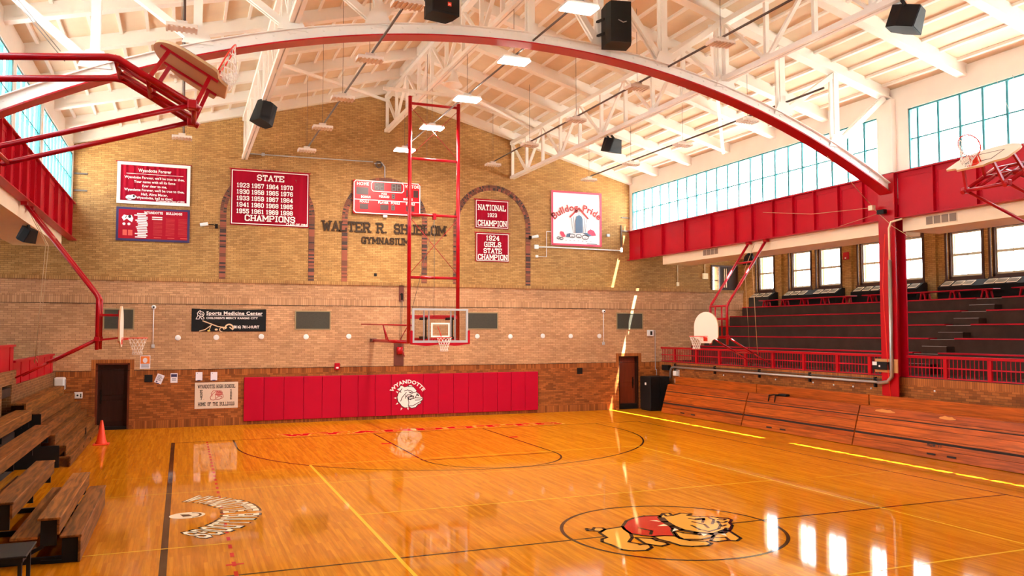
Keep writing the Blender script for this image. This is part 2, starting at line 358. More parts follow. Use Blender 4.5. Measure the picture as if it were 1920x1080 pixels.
def glyph(mb, pl, ch, fn, th, d0, d1=None, serif=True):
    w, ss, sf = GL[ch]; segs = [(a, b) for st in ss for a, b in zip(st, st[1:])]
    if serif: segs += [((x-1.05, y), (x+1.05, y)) for x, y in sf]
    for k, (a, b) in enumerate(segs):
        a = Vector(a); b = Vector(b); t = (b-a).normalized(); tt = th*(0.75 if serif and k >= len(segs)-len(sf) else 1)
        q = Vector((-t.y, t.x))*tt/2; e = t*tt*0.36; c = [fn(*p) for p in (a-e-q, b+e-q, b+e+q, a-e+q)]
        if d1 is None: mb.flat(pl, c, d0+k*2e-5*(50 if d0 > .03 else 1))
        else: mb.prism(pl, c, d0, d1+k*4e-4)
def slabw(t, gap=2.0): return sum(GL[c][0] for c in t) + gap*(len(t)-1)
def slab(mb, pl, t, cu, v0, h, width=None, d=0.004, th=1.2, gap=2.0, d1=None, serif=True):
    s = h/7.2; W = slabw(t, gap); sx = s if width is None else width/(W+1.2); x = cu - W*sx/2
    for ch in t:
        glyph(mb, pl, ch, lambda a, b, x=x: (x+a*sx, v0+0.6*s+b*s), th, d, d1, serif); x += (GL[ch][0]+gap)*sx
def slab_arc(mb, pl, t, cu, cv, r, h, a0, a1, d, th=1.2, serif=True):   # text on a circle, tops outward, from angle a0 to a1
    s = h/7.2; W = slabw(t); x = 0; k = (a1-a0)
    for ch in t:
        def fn(a, b, x=x):
            an = a0 + k*(x+a)/W; rr = r + b*s; return (cu+rr*math.cos(an), cv+rr*math.sin(an))
        glyph(mb, pl, ch, fn, th, d, None, serif); x += GL[ch][0]+2
FONTC = {}
def bmesh_text(t, bold=0.0):
    k = (t, bold)
    if k not in FONTC:
        c = bpy.data.curves.new('t', 'FONT'); c.body = t; c.size = 1; c.offset = bold; c.resolution_u = 2; c.space_character = 1+bold*2.5
        o = bpy.data.objects.new('t', c); COL.objects.link(o); bpy.context.view_layer.update()
        me = bpy.data.meshes.new_from_object(o); P = [v.co.copy() for v in me.vertices]; F = [tuple(p.vertices) for p in me.polygons]
        bpy.data.objects.remove(o); bpy.data.curves.remove(c); bpy.data.meshes.remove(me); FONTC[k] = (P, F)
    return FONTC[k]
def btext(mb, pl, t, cu, v0, h, width=None, d=0.004, bold=0.015, shear=0):
    P, F = bmesh_text(t, bold); x0 = min(p.x for p in P); x1 = max(p.x for p in P); s = h/0.72; sx = s if width is None else width/(x1-x0)
    vs_ = [mb.bm.verts.new(pl(cu+(p.x-(x0+x1)/2)*sx+p.y*s*shear, v0+p.y*s, d)) for p in P]
    for f in F:
        try: q = mb.bm.faces.new([vs_[i] for i in f]); q.material_index = mb.mi
        except ValueError: pass
def btext_arc(mb, pl, t, cu, cv, r, h, a0, a1, d=0.004, bold=0.02):
    P, F = bmesh_text(t, bold); x0 = min(p.x for p in P); x1 = max(p.x for p in P); s = h/0.72; vs_ = []
    for p in P:
        a = a0+(a1-a0)*(p.x-x0)/(x1-x0); rr = r+p.y*s; vs_.append(mb.bm.verts.new(pl(cu+rr*math.cos(a), cv+rr*math.sin(a), d)))
    for f in F:
        try: q = mb.bm.faces.new([vs_[i] for i in f]); q.material_index = mb.mi
        except ValueError: pass

def bulldog_head(mb, pl, x, y, s, d, white, ink):
    """bulldog head emblem, 1080-unit drawing scaled by s; material slots: white, ink"""
    T = lambda pts: [(x+(a-540)*s, y-(b-540)*s) for a, b in pts]
    out = [(320, 400), (370, 380), (385, 345), (420, 335), (470, 370), (530, 355), (560, 325), (610, 330), (645, 365), (680, 400), (715, 440), (700, 460), (740, 490), (780, 520), (800, 560),
           (840, 585), (838, 625), (805, 650), (800, 690), (745, 715), (700, 765), (620, 782), (560, 745), (540, 765), (480, 768), (420, 735), (388, 690), (345, 640), (328, 560), (350, 490), (385, 440), (345, 425)]
    c = (sum(p[0] for p in out)/len(out), sum(p[1] for p in out)/len(out))
    mb.mi = ink; mb.flat(pl, T([(c[0]+(a-c[0])*1.06, c[1]+(b-c[1])*1.06) for a, b in out]), d)
    mb.mi = white; mb.flat(pl, T(out), d+.0015)
    for k, (sx, sy, a) in enumerate([(320, 458, 2.7), (282, 575, 3.1), (318, 690, 3.6), (407, 795, 4.3), (545, 795, 4.85)]):
        p = [(sx+30*math.cos(a), sy-30*math.sin(a)), (sx-22*math.cos(a)+18*math.sin(a), sy+22*math.sin(a)+18*math.cos(a)), (sx-22*math.cos(a)-18*math.sin(a), sy+22*math.sin(a)-18*math.cos(a))]
        mb.flat(pl, T(p), d+.0015)
    mb.mi = ink
    for L_ in ([(560, 325), (540, 350), (640, 365)], [(420, 390), (385, 440), (400, 470)], [(470, 440), (530, 420), (600, 440), (640, 470)], [(510, 470), (420, 570), (395, 640)], [(560, 460), (620, 490), (700, 470)],
               [(505, 560), (530, 520), (600, 520), (650, 550)], [(530, 560), (560, 610), (640, 600), (700, 580), (790, 590), (830, 600)], [(540, 590), (560, 670), (550, 740)], [(560, 740), (640, 740), (720, 700), (800, 660)],
               [(655, 540), (660, 590)], [(720, 510), (700, 570)], [(690, 630), (800, 625)], [(545, 580), (640, 570)], [(500, 520), (490, 590)]):
        mb.stroke(pl, T(L_), 14*s, d+.003)
    for p in ([(540, 545), (600, 530), (650, 560), (600, 625), (560, 610)], [(560, 455), (610, 470), (630, 492), (580, 490)], [(720, 480), (760, 520), (770, 560), (735, 540)]): mb.flat(pl, T(p), d+.003)
    mb.mi = white
    for p in ([(560, 575), (640, 560), (620, 592), (570, 600)], [(545, 545), (600, 540), (560, 556)]): mb.flat(pl, T(p), d+.0045)
    mb.mi = 0

WALLF = 4.17; WALLU = 6.41; G = 11.2; BACK = -35.2; WX = 17.4; MID = -14.29
FL = Pl((0, 0, 0), (1, 0, 0), (0, 1, 0))
PF = Pl((0, WALLF, 0)); PU = Pl((0, WALLU, 0))
RAFT = [6.27, 4.05, 1.6, -0.88, -3.41, -5.88, -8.35, -10.8, -13.25, -15.7, -18.15, -20.6, -23.05, -25.5, -27.95, -30.4, -32.85]
def roofz(x): return 9.84 + 0.268*(G-abs(x))      # underside of the rafters

# ================================================================== SETTING
def holes(mb, x0, x1, a0, a1, z0, z1, hs, axis='y'):
    """wall slab x0..x1 thick, running a0..a1, with rectangular holes (h0,h1,zb,zt)"""
    def bx(p, q, zb, zt):
        if q-p > 1e-4 and zt-zb > 1e-4:
            mb.box(x0, x1, p, q, zb, zt) if axis == 'y' else mb.box(p, q, x0, x1, zb, zt)
    c = a0
    for h0, h1, zb, zt in sorted(hs):
        bx(c, h0, z0, z1); bx(h0, h1, z0, zb); bx(h0, h1, zt, z1); c = h1
    bx(c, a1, z0, z1)

mb = MB(); mb.box(-11.3, 11.3, BACK, WALLF+0.3, -0.12, 0)
floor = mb.build('floor', M_FLOOR, kind='structure')
# painted lines and lettering of the court
SL, SR = -7.71, 7.78
mb = MB()
for a, b, w in (((SL, 0), (SL, -28.58), .10), ((SR, 0), (SR, -28.58), .05), ((SL, 0), (SR, 0), .05), ((SL, MID), (SR, MID), .05), ((SL, -28.58), (SR, -28.58), .05)):
    mb.stroke(FL, [a, b], w, .0020, ext=0.5)
mb.arc(FL, 0, MID, 1.81, .06, .0022, 0, 2*PI, 96)
for sgn, y0 in ((1, 0), (-1, -28.58)):
    for x in (-1.83, 1.83): mb.stroke(FL, [(x, y0), (x, y0-sgn*5.79)], .05, .0022, ext=0)
    mb.stroke(FL, [(-1.83, y0-sgn*5.79), (1.83, y0-sgn*5.79)], .05, .0024, ext=0)
    cy = y0-sgn*5.79
    mb.arc(FL, 0, cy, 1.81, .05, .0022, (PI if sgn > 0 else 0), (2*PI if sgn > 0 else PI))
    by = y0-sgn*1.6; R3 = 6.05
    mb.arc(FL, 0, by, R3, .05, .0022, (PI if sgn > 0 else 0), (2*PI if sgn > 0 else PI), 96)
    for x in (-R3, R3): mb.stroke(FL, [(x, y0), (x, by)], .05, .0022, ext=0)
mb.build('black_court_line', P_BLACK, floor)
mb = MB()
for a, b, w in (((-4.58, -5.5), (-4.58, -23.1), .06), ((4.50, -5.5), (4.50, -23.1), .04), ((-4.58, -5.45), (4.5, -5.55), .035), ((-4.58, -11.3), (4.5, -11.3), .035),
                ((-4.58, -17.3), (4.5, -17.3), .045), ((4.5, -17.3), (7.6, -17.3), .04), ((-9.0, -12.5), (-6.8, -12.5), .035), ((-8.9, -8.0), (4.5, -8.0), .02), ((-8.9, -5.9), (-5.2, -5.9), .015), ((5.6, -11.4), (8.3, -11.4), .02)):
    mb.stroke(FL, [a, b], w, .0028, ext=0.3)
mb.build('yellow_court_line', P_YEL, floor)
mb = MB(); y = -0.1
while y > -28.4:
    mb.stroke(FL, [(-6.79, y), (-6.79, y-.24)], .055, .0028, ext=0); y -= .50
for yy in (-13.75,): mb.stroke(FL, [(-6.9, yy), (-6.66, yy)], .07, .003, ext=0)
mb.build('red_dashed_line', P_RED, floor)
mb = MB()
for i, ch in enumerate('WYANDOTTE'): 
    slab(mb, FL, ch, -4.12+i*1.075, .30, .58, width=.82, d=.0022, th=1.7)
mb2 = MB()
for i, ch in enumerate('WYANDOTTE'): slab(mb2, FL, ch, -4.12+i*1.075, .265, .65, width=.90, d=.0012, th=2.2)
mb.build('red_baseline_lettering', P_RED, floor); mb2.build('cream_letter_outline', P_CREAM, floor)
mb = MB()
for x in (-1.98, 1.98):
    mb.flat(FL, [(x-.15, -2.3), (x+.15, -2.3), (x+.15, -2.5), (x-.15, -2.5)], .0026)
mb.build('red_lane_block', P_RED, floor)
# centre-circle bulldog
DOG = dict(
 head=[(0.26, -13.48), (0.5, -13.22), (0.62, -13.24), (0.56, -13.43), (0.63, -13.4), (0.8, -13.32), (0.95, -13.44), (0.82, -13.51), (0.95, -13.7), (1.16, -13.76), (1.21, -13.86), (1.35, -13.95), (1.33, -14.09), (1.16, -14.26), (1.09, -14.43), (0.95, -14.58), (0.85, -14.59), (0.64, -14.7), (0.44, -14.77), (0.22, -14.68), (0.13, -14.45), (0.04, -14.26), (0.16, -13.89), (0.24, -13.64)],
 sweater=[(-0.66, -13.82), (-0.4, -13.49), (-0.18, -13.34), (0.09, -13.27), (0.34, -13.34), (0.24, -13.64), (0.16, -13.89), (0.04, -14.26), (-0.05, -14.37), (-0.19, -14.69), (-0.35, -14.6), (-0.54, -14.57), (-0.67, -14.44), (-0.77, -14.28), (-0.72, -14.0)],
 collar=[(0.28, -13.55), (0.18, -13.95), (0.15, -14.3), (0.21, -14.58), (0.38, -14.75), (0.6, -14.74), (0.83, -14.61), (0.73, -14.71), (0.48, -14.84), (0.22, -14.76), (0.06, -14.52), (0.02, -14.25), (0.14, -13.82)],
 hind=[(-1.21, -14.05), (-1.02, -13.88), (-0.66, -13.82), (-0.72, -14.0), (-0.77, -14.28), (-0.88, -14.52), (-1.06, -14.73), (-0.98, -14.89), (-0.85, -14.99), (-0.9, -15.14), (-1.05, -15.25), (-1.26, -15.21), (-1.38, -15.08), (-1.4, -14.77), (-1.44, -14.57), (-1.36, -14.42), (-1.25, -14.37)],
 tail=[(-1.28, -13.72), (-1.21, -13.82), (-1.13, -13.71), (-1.01, -13.78), (-1.02, -13.88), (-1.15, -13.98), (-1.23, -13.9), (-1.32, -13.84)],
 midleg=[(-0.83, -14.54), (-0.61, -14.68), (-0.62, -14.82), (-0.55, -14.98), (-0.57, -15.08), (-0.72, -15.13), (-0.79, -15.06), (-0.88, -14.89)],
 frontleg=[(-0.54, -14.57), (-0.35, -14.6), (-0.19, -14.69), (-0.21, -14.84), (-0.14, -15.01), (0.08, -15.14), (0.07, -15.28), (-0.05, -15.36), (-0.3, -15.32), (-0.44, -15.2), (-0.48, -14.96), (-0.55, -14.75)],
 chest=[(-0.03, -14.38), (0.04, -14.56), (0.21, -14.77), (0.46, -14.83), (0.36, -14.93), (0.09, -15.01), (-0.19, -14.9), (-0.17, -14.72)],
 farpaw=[(0.46, -14.78), (0.75, -14.65), (0.83, -14.65), (0.69, -15.18), (0.53, -15.3), (0.41, -15.21), (0.23, -15.22), (0.16, -15.13), (0.29, -15.0)])
mb = MB(); ik = MB()
for k, lay in (('tail', 0), ('midleg', 0), ('farpaw', 0), ('hind', 1), ('chest', 1), ('frontleg', 2), ('sweater', 3), ('head', 4)):
    mb.mi = 1 if k == 'sweater' else 0
    mb.flat(FL, DOG[k], .003+lay*.0004); ik.stroke(FL, DOG[k], .055, .0052, closed=True)
ik.stroke(FL, [(.28, -13.52), (.19, -13.78), (.13, -14.1), (.13, -14.38), (.24, -14.62), (.42, -14.78), (.62, -14.79), (.80, -14.68), (.90, -14.58)], .13, .0054)
sk = MB()
for p_ in ([(.12, -13.75), (-.02, -13.62), (.11, -13.64)], [(.08, -14.05), (-.10, -14.0), (.07, -13.93)], [(.09, -14.35), (-.08, -14.42), (.08, -14.24)], [(.28, -14.70), (.22, -14.86), (.36, -14.77)], [(.55, -14.84), (.56, -15.0), (.64, -14.84)]): sk.flat(FL, p_, .0058)
sk.build('collar_spike', P_WHITE, floor)
for L_ in ([(0.46, -14.17), (0.42, -14.46), (0.48, -14.64), (0.74, -14.54), (0.91, -14.35), (1.05, -14.08)], [(0.71, -13.72), (0.76, -13.85), (0.95, -13.82), (0.75, -14.07)], [(1.07, -13.81), (1.05, -13.97), (0.84, -14.22)],
           [(.5, -13.22), (.44, -13.42), (.56, -13.43)], [(-.45, -14.0), (-.36, -14.25), (-.5, -14.45)], [(-1.0, -14.95), (-.9, -14.92)], [(0.35, -15.0), (0.5, -15.05), (.45, -15.2)], [(.62, -13.95), (.70, -14.2), (.62, -14.42)], [(1.2, -13.92), (1.28, -14.0), (1.2, -14.05), (1.12, -13.98)], [(.95, -14.12), (1.1, -14.2), (1.2, -14.14)], [(.88, -14.42), (1.02, -14.36)]): ik.stroke(FL, L_, .05, .0056)
ik.flat(FL, [(.8, -13.75), (.98, -13.8), (.9, -13.95), (.78, -13.9)], .0056)
mb.build('centre_bulldog_emblem', [P_CREAM, P_RED], floor); ik.build('bulldog_outline', P_INK, floor)
# sideline lettering in an arc with an oval badge
PLL = Pl((0, 0, 0), (0, -1, 0), (1, 0, 0))
mb = MB(); slab_arc(mb, PLL, 'WYANDOTTE BULLDOGS', 10.24, -8.35, 1.62, .62, PI*.5+.98, PI*.5-.98, .0036, th=1.15, serif=False)
mb2 = MB(); slab_arc(mb2, PLL, 'WYANDOTTE BULLDOGS', 10.24, -8.35, 1.60, .66, PI*.5+.985, PI*.5-.985, .0030, th=1.75, serif=False)
mb.build('sideline_arc_lettering', P_WHITE, floor); mb2.build('letter_outline', P_BLACK, floor)
mb = MB(); mb.mi = 0; mb.ell(FL, -7.38, -10.22, .30, .26, .003); mb.mi = 1; mb.arc(FL, -7.38, -10.22, .22, .04, .0036, -1.2, 1.2, 12); mb.flat(FL, [(-7.5, -10.1), (-7.35, -10.15), (-7.3, -10.3), (-7.45, -10.32)], .0036)
mb.build('sideline_badge', [P_WHITE, P_INK], floor)

# ---- far end wall, lower part (stands forward of the gable, with a ledge on top)
DL = (-10.14, -9.12, 0, 2.19); DR = (9.34, 10.28, 0, 2.2)
mb = MB(); holes(mb, WALLF, WALLF+.45, -15.65, 15.65, 0, 4.93, [DL, DR], 'x')
mb.box(-15.68, 15.68, WALLF-.05, WALLF+.45, 4.93, 5.05); mb.box(15.35, 15.65, WALLF+.45, WALLU, 3.0, 5.05); mb.box(-15.65, -15.35, WALLF+.45, WALLU, 3.0, 5.05)
mb.build('wall_far_lower', M_LOW, kind='structure')
mb = MB(); mb.box(-15.35, 15.35, WALLF+.45, WALLU, 4.86, 5.0); mb.build('trim_1', M_PLAST, kind='structure')
mb = MB()
mb.box(-15.65, 15.65, WALLF-.012, WALLF, 4.155, 4.172); mb.box(-15.65, 15.65, WALLF-.01, WALLF, 1.935, 1.95)
mb.build('trim_2', M_DARK, kind='structure')
# ---- gable wall above and behind
mb = MB()
PG = Pl((0, WALLU, 0), (1, 0, 0), (0, 0, 1))
mb.prism(PG, [(-G-.3, 4.8), (G+.3, 4.8), (G+.3, 10.3), (0, 13.4), (-G-.3, 10.3)], -.35, 0)
holes(mb, WALLU, WALLU+.35, G+.3, WX+.3, 3.9, 7.0, [(15.62, 16.0, 5.0, 6.28)], 'x'); holes(mb, WALLU, WALLU+.35, -WX-.3, -G-.3, 3.9, 7.0, [], 'x')
mb.build('wall_far_gable', M_UP, kind='structure')
# ---- brick arches inlaid in the gable wall
RB = [mat('arch_brick_red', (150, 78, 56), .8), mat('arch_brick_brown', (112, 62, 44), .8), mat('arch_brick_dark', (66, 46, 42), .8), mat('arch_mortar', (124, 92, 66), .9)]
for k, cx in enumerate((-4.56, -0.03, 4.57)):
    mb = MB(); RO, RI, ZS = 1.74, 1.51, 7.68
    for sgn in (-1, 1):
        mb.mi = 3; mb.brect(PU, cx+sgn*RI, cx+sgn*RO, 5.05, ZS, 0.0, .012) if sgn > 0 else mb.brect(PU, cx-RO, cx-RI, 5.05, ZS, 0.0, .012)
        z = 5.06
        while z < ZS-.02:
            mb.mi = random.choice((0, 0, 1, 1, 2)); u0, u1 = (cx+RI+.006, cx+RO-.006) if sgn > 0 else (cx-RO+.006, cx-RI-.006)
            mb.brect(PU, u0, u1, z, z+.060, .012, .022); z += .069
    mb.mi = 3
    n = 40
    for i in range(n):
        a0 = PI*i/n; a1 = PI*(i+1)/n; P_ = lambda r, a: (cx+r*math.cos(a), ZS+r*math.sin(a))
        mb.mi = 3; mb.flat(PU, [P_(RI, a0), P_(RO, a0), P_(RO, a1), P_(RI, a1)], .012)
    n = 78
    for i in range(n):
        for r0, r1 in ((RI+.005, RI+.110), (RI+.122, RO-.005)):
            a0 = PI*(i+.1)/n; a1 = PI*(i+.9)/n; mb.mi = random.choice((0, 1, 1, 2)); mb.prism(PU, [P_(r0, a0), P_(r1, a0), P_(r1, a1), P_(r0, a1)], .012, .022)
    mb.build('trim_%d' % (3+k), RB, kind='structure')

# ---- roof: deck, ribs, rafters
mb = MB(); PX = Pl((0, WALLU+.4, 0), (1, 0, 0), (0, 0, 1))
EX = G+.30
dz = .36
prof = [(-EX, roofz(EX)+dz), (0, roofz(0)+dz), (EX, roofz(EX)+dz), (EX, roofz(EX)+dz+.2), (0, roofz(0)+dz+.2), (-EX, roofz(EX)+dz+.2)]
mb.prism(PX, prof, 0, WALLU+.4-BACK)
ceiling = mb.build('ceiling', M_DECK, kind='structure')
for s in (-1, 1):
    mb = MB(); t = .55
    while t < G:
        z = roofz(t)+dz; sl = .268
        mb.hexa([(s*(t-.035), BACK+.1, z-.07+sl*.035), (s*(t+.035), BACK+.1, z-.07-sl*.035), (s*(t+.035), WALLU, z-.07-sl*.035), (s*(t-.035), WALLU, z-.07+sl*.035),
                 (s*(t-.035), BACK+.1, z+.02), (s*(t+.035), BACK+.1, z+.02), (s*(t+.035), WALLU, z+.02), (s*(t-.035), WALLU, z+.02)]); t += .61
    mb.recalc = True; mb.build('roof_rib', M_WHITE, ceiling)
for y in RAFT:
    if abs(y+8.35) < .1: continue
    for s in (-1, 1):
        mb = MB(); p = Vector((s*(G+.05), y, roofz(G)+.03)); q = Vector((0, y, roofz(0)+.03+.0134))
        mb.beam(p, q, .26, .06); mb.beam(p+Vector((0, 0, .17)), q+Vector((0, 0, .17)), .20, .30)
        mb.build('rafter', M_WHITE, ceiling)
mb = MB(); mb.beam((0, BACK+.1, roofz(0)+.18), (0, WALLU, roofz(0)+.18), .2, .3); mb.build('ridge_beam', M_WHITE, ceiling)

# ---- side walls: clerestory band, windows, piers, aisle roofs, window walls of the stands
BAYS = [(-.30, 6.2), (-4.32, -.68), (-7.95, -4.68), (-12.85, -9.03), (-16.9, -13.2), (-19.7, -17.25), (-27.4, -21.0), (BACK+.4, -27.8)]
ZW0, ZW1 = 7.74, 9.47
wn = 0
def window(y0, y1, z0, z1, x, s, mull, trans, fm, gm, fw_=.05):
    global wn; wn += 1
    mb = MB()
    for a, b, c, d in ((y0, y1, z0, z0+fw_), (y0, y1, z1-fw_, z1), (y0, y0+fw_, z0, z1), (y1-fw_, y1, z0, z1)): mb.box(x-.05, x+.05, a, b, c, d)
    mw = .034 if s > 0 else .024
    for m in mull: mb.box(x-.035, x+.035, m-mw, m+mw, z0, z1)
    for t in trans: mb.box(x-.03, x+.03, y0, y1, t-.02, t+.02)
    f = mb.build('window_%d' % wn, fm, kind='structure')
    mb = MB(); mb.box(x-.005, x+.005, y0+fw_*.5, y1-fw_*.5, z0+fw_*.5, z1-fw_*.5); mb.build('glazing', gm, f)
    return f
BAYL = BAYS
for s, side in ((1, 'right'), (-1, 'left')):
    BAYS = BAYL if s < 0 else [(-7.95, 6.2), (-19.7, -9.03), (BACK+.4, -21.0)]
    mb = MB(); holes(mb, s*G, s*(G+.14), BACK, WALLU+.2, 7.0, 10.15, [(a, b, ZW0, ZW1) for a, b in BAYS])
    w = mb.build('wall_%s_clerestory' % side, M_WHITE, kind='structure')
    mb = MB()
    for y in RAFT:
        if abs(y+8.35) < .1: mb.box(s*(G-.16), s*G, -8.62, -8.08, 7.74, 9.85)
    mb.build('wall_pier', M_WHITE, w)
    for a, b in BAYS:
        m = []; y = b-.30 if b > 6 else b-.29
        while y > a+.15:
            if s < 0 or min(abs(y+.43), abs(y+4.42)) > .15: m.append(y)
            y -= .665
        window(a, b, ZW0, ZW1, s*(G+.08), s, m, [8.60], M_TEAL, M_GLASS)
        portal('skylight_portal', (s*(G+.18), (a+b)/2, (ZW0+ZW1)/2), b-a, ZW1-ZW0, s)
    # aisle beyond the girder: roof, ceiling, cream bulkhead, outer wall with sash windows
    mb = MB(); mb.box(s*(G+.2), s*(WX+.8), BACK, WALLU+.35, 7.0, 7.25); mb.build('ceiling_%s_aisle_roof' % side, M_ROOF, kind='structure')
    mb = MB(); mb.box(s*(G+.1), s*(WX+.3), BACK, WALLU, 6.86, 7.0)
    y1 = 3.82 if s > 0 else 4.72
    for a, b in ((-8.02, y1), (-19.9, -8.68), (BACK, -20.6)): mb.box(s*(G+.1), s*(G+1.5), a, b, 6.05, 6.9)
    mb.build('ceiling_%s_aisle' % side, M_PLAST, kind='structure')
    wins = [(4.21, 5.41), (1.84, 3.15), (.11, 1.46), (-2.2, -.86), (-3.91, -2.55), (-6.31, -4.95), (-8.0, -6.64)]
    k = -10.4
    while k > BACK+3: wins += [(k-1.02, k+.32), (k-2.72, k-1.37)]; k -= 4.12
    mb = MB(); holes(mb, s*WX, s*(WX+.4), BACK, WALLU, 3.0, 6.95, [(a, b, 5.05, 6.78) for a, b in wins])
    for y in (3.72, -.42, -4.4, -8.5): mb.box(s*(WX-.12), s*WX, y-.17, y+.17, 4.28, 6.86)
    mb.build('wall_%s_windows' % side, M_UP, kind='structure')
    for a, b in wins:
        f = window(a, b, 5.05, 6.78, s*(WX+.12), s, [], [], M_WINW, M_GLASS, .09)
        mb = MB(); x = s*(WX+.15)
        for c, d, e, g in ((a+.09, a+.14, 5.14, 6.69), (b-.14, b-.09, 5.14, 6.69), (a+.14, b-.14, 5.14, 5.21), (a+.14, b-.14, 5.86, 5.95), (a+.14, b-.14, 6.64, 6.69), (a+.66, a+.68, 5.21, 6.64)): mb.box(x-.02, x+.02, c, d, e, g)
        mb.build('sash', M_SASH, f)
        mb = MB(); mb.box(s*(WX-.03), s*(WX+.01), a-.08, a, 4.97, 6.82); mb.box(s*(WX-.03), s*(WX+.01), b, b+.08, 4.97, 6.82); mb.box(s*(WX-.05), s*(WX+.01), a-.1, b+.1, 4.97, 5.05); mb.build('casing', M_WINW, f)
    portal('window_wall_portal', (s*(WX+.5), (WALLU+BACK)/2, 5.9), WALLU-BACK, 1.8, s)
    # brick front under the balcony
    mb = MB()
    if s > 0: mb.box(s*(G+.1), s*(G+.35), BACK, WALLF, 0, 1.95)
    else:
        holes(mb, -G-.35, -G-.1, -2.6, WALLF, 0, 1.93, []); holes(mb, -G-.35, -G-.1, BACK, -2.6, 0, 2.30, [(-4.3, -3.15, 1.15, 1.98)])
    mb.build('wall_%s' % side, M_STAND if s > 0 else M_STANDL, kind='structure')
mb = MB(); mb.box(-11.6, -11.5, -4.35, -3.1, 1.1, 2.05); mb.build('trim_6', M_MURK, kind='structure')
mb = MB(); mb.box(-WX-.3, WX+.3, BACK-.3, BACK, 0, 7.0); PB = Pl((0, BACK, 0)); mb.prism(PB, [(-G-.3, 7), (G+.3, 7), (G+.3, 10.3), (0, 13.4), (-G-.3, 10.3)], -.3, 0); mb.build('wall_near', M_UP, kind='structure')
mb = MB(); mb.box(-90, 90, -120, 90, -.5, -.3); mb.build('floor_outdoor_ground', M_GROUND, kind='structure')

# ---- doors in the end wall
def door(n, x0, x1, z1, lm, fm, right):
    mb = MB(); y = WALLF+.22; mb.box(x0+.05, x1-.05, y, y+.05, .0, z1-.03)
    for a, b in ((.25, .95), (1.12, z1-.2)):
        mb.box(x0+.16, x1-.16, y-.012, y, a, b, .008, 1)
    d = mb.build('door_%d' % n, lm, kind='structure')
    mb = MB(); mb.box(x0, x0+.06, WALLF+.02, y+.08, 0, z1); mb.box(x1-.06, x1, WALLF+.02, y+.08, 0, z1); mb.box(x0, x1, WALLF+.02, y+.08, z1-.05, z1); mb.build('door_frame', fm, d)
    mb = MB()
    for a, b, c, e in ((x0-.13, x0, 0, z1+.12), (x1, x1+.13, 0, z1+.12), (x0, x1, z1, z1+.12)): mb.box(a, b, WALLF-.015, WALLF+.1, c, e)
    mb.build('brick_surround', M_STAND, d)
    mb = MB(); mb.box(x0+.06, x1-.06, WALLF+.05, y, 0, .22 if right else .10); mb.build('threshold', M_DARK, d)
    mb = MB(); hx = x0+.16 if not right else x1-.16; mb.tube([(hx, y-.02, .98), (hx, y-.06, 1.0), (hx, y-.06, 1.22), (hx, y-.02, 1.24)], .012); mb.box(hx-.03, hx+.03, y-.012, y, .85, 1.32); mb.build('door_handle', M_DARK, d)
    return d
door(1, DL[0], DL[1], DL[3], M_WOODD, M_WOODR, False)
door(2, DR[0], DR[1], DR[3], M_WOODR, M_WOODD, True)
# balcony doorway at the top of the right stand
mb = MB(); mb.box(16.04, 17.0, WALLU-.05, WALLU, 5.0, 6.28); mb.box(16.48, 16.56, WALLU-.07, WALLU-.05, 5.0, 6.28); d3 = mb.build('door_3', M_WOODD, kind='structure')
mb = MB()
for a, b, c, e in ((15.55, 15.62, 4.95, 6.35), (16.0, 16.06, 4.95, 6.35), (17.0, 17.07, 4.95, 6.35), (15.62, 17.0, 6.28, 6.35)): mb.box(a, b, WALLU-.07, WALLU, c, e)
mb.box(15.62, 16.0, WALLU+.1, WALLU+.13, 5.62, 5.66); mb.build('door_frame', M_WINW, d3)
mb = MB(); mb.box(16.25, 16.28, WALLU-.10, WALLU-.05, 5.3, 6.2); mb.box(16.36, 16.39, WALLU-.10, WALLU-.05, 5.3, 6.2); mb.build('door_pull', M_SASH, d3)
mb = MB(); mb.box(15.62, 16.0, WALLU+.15, WALLU+.16, 5.0, 6.28); mb.build('glazing', M_GLASS, d3)

# ================================================================== STEELWORK
STF = [5.3, 3.56, 1.9, .11, -1.35, -2.32, -3.43, -4.42, -5.41, -6.44, -7.43]
def girder(s, y0, y1, st, label):
    t = thing('plate_girder', label, 'girder', (s*(G+.05), (y0+y1)/2, 6.42), 'red plate girders')
    mb = MB(); mb.box(s*(G-.02), s*(G-.0), y0, y1, 6.44, 7.72); mb.build('web_plate', M_RED, t)
    mb = MB(); mb.box(s*(G-.12), s*(G+.0), y0, y1, 7.70, 7.735)
    x = s*(G-.02); mb.box(x-.012, x+.012, y0, y1, 7.56, 7.70); mb.build('top_flange', M_RED, t)
    mb = MB(); mb.box(s*(G-.17), s*(G+.09), y0, y1, 6.42, 6.445); mb.box(x-.012, x+.012, y0, y1, 6.445, 6.56)
    k = y0+.08
    while k < y1: mb.box(x-s*.012, x-s*.022, k-.014, k+.014, 6.488, 6.516); k += .2
    mb.build('bottom_flange', M_RED, t)
    for y in st:
        mb = MB(); mb.box(s*(G-.01), s*(G-.13), y-.012, y+.012, 6.445, 7.70); mb.box(s*(G-.01), s*(G-.03), y-.10, y+.012, 6.445, 7.70)
        for i in range(9): mb.box(s*(G-.03), s*(G-.042), y-.07, y-.045, 6.6+i*.125, 6.625+i*.125)
        mb.build('stiffener', M_RED, t)
girder(1, -8.06, 6.40, STF, 'red riveted girder under the right clerestory windows, from far wall to red column')
girder(1, -20.0, -8.66, [-9.9, -11.2, -12.5, -13.8, -15.1, -16.4], 'red riveted plate girder on the near side of the red column, behind the folded hoop')
girder(-1, -8.06, 6.40, STF, 'red riveted plate girder under the left clerestory windows by the song banner')
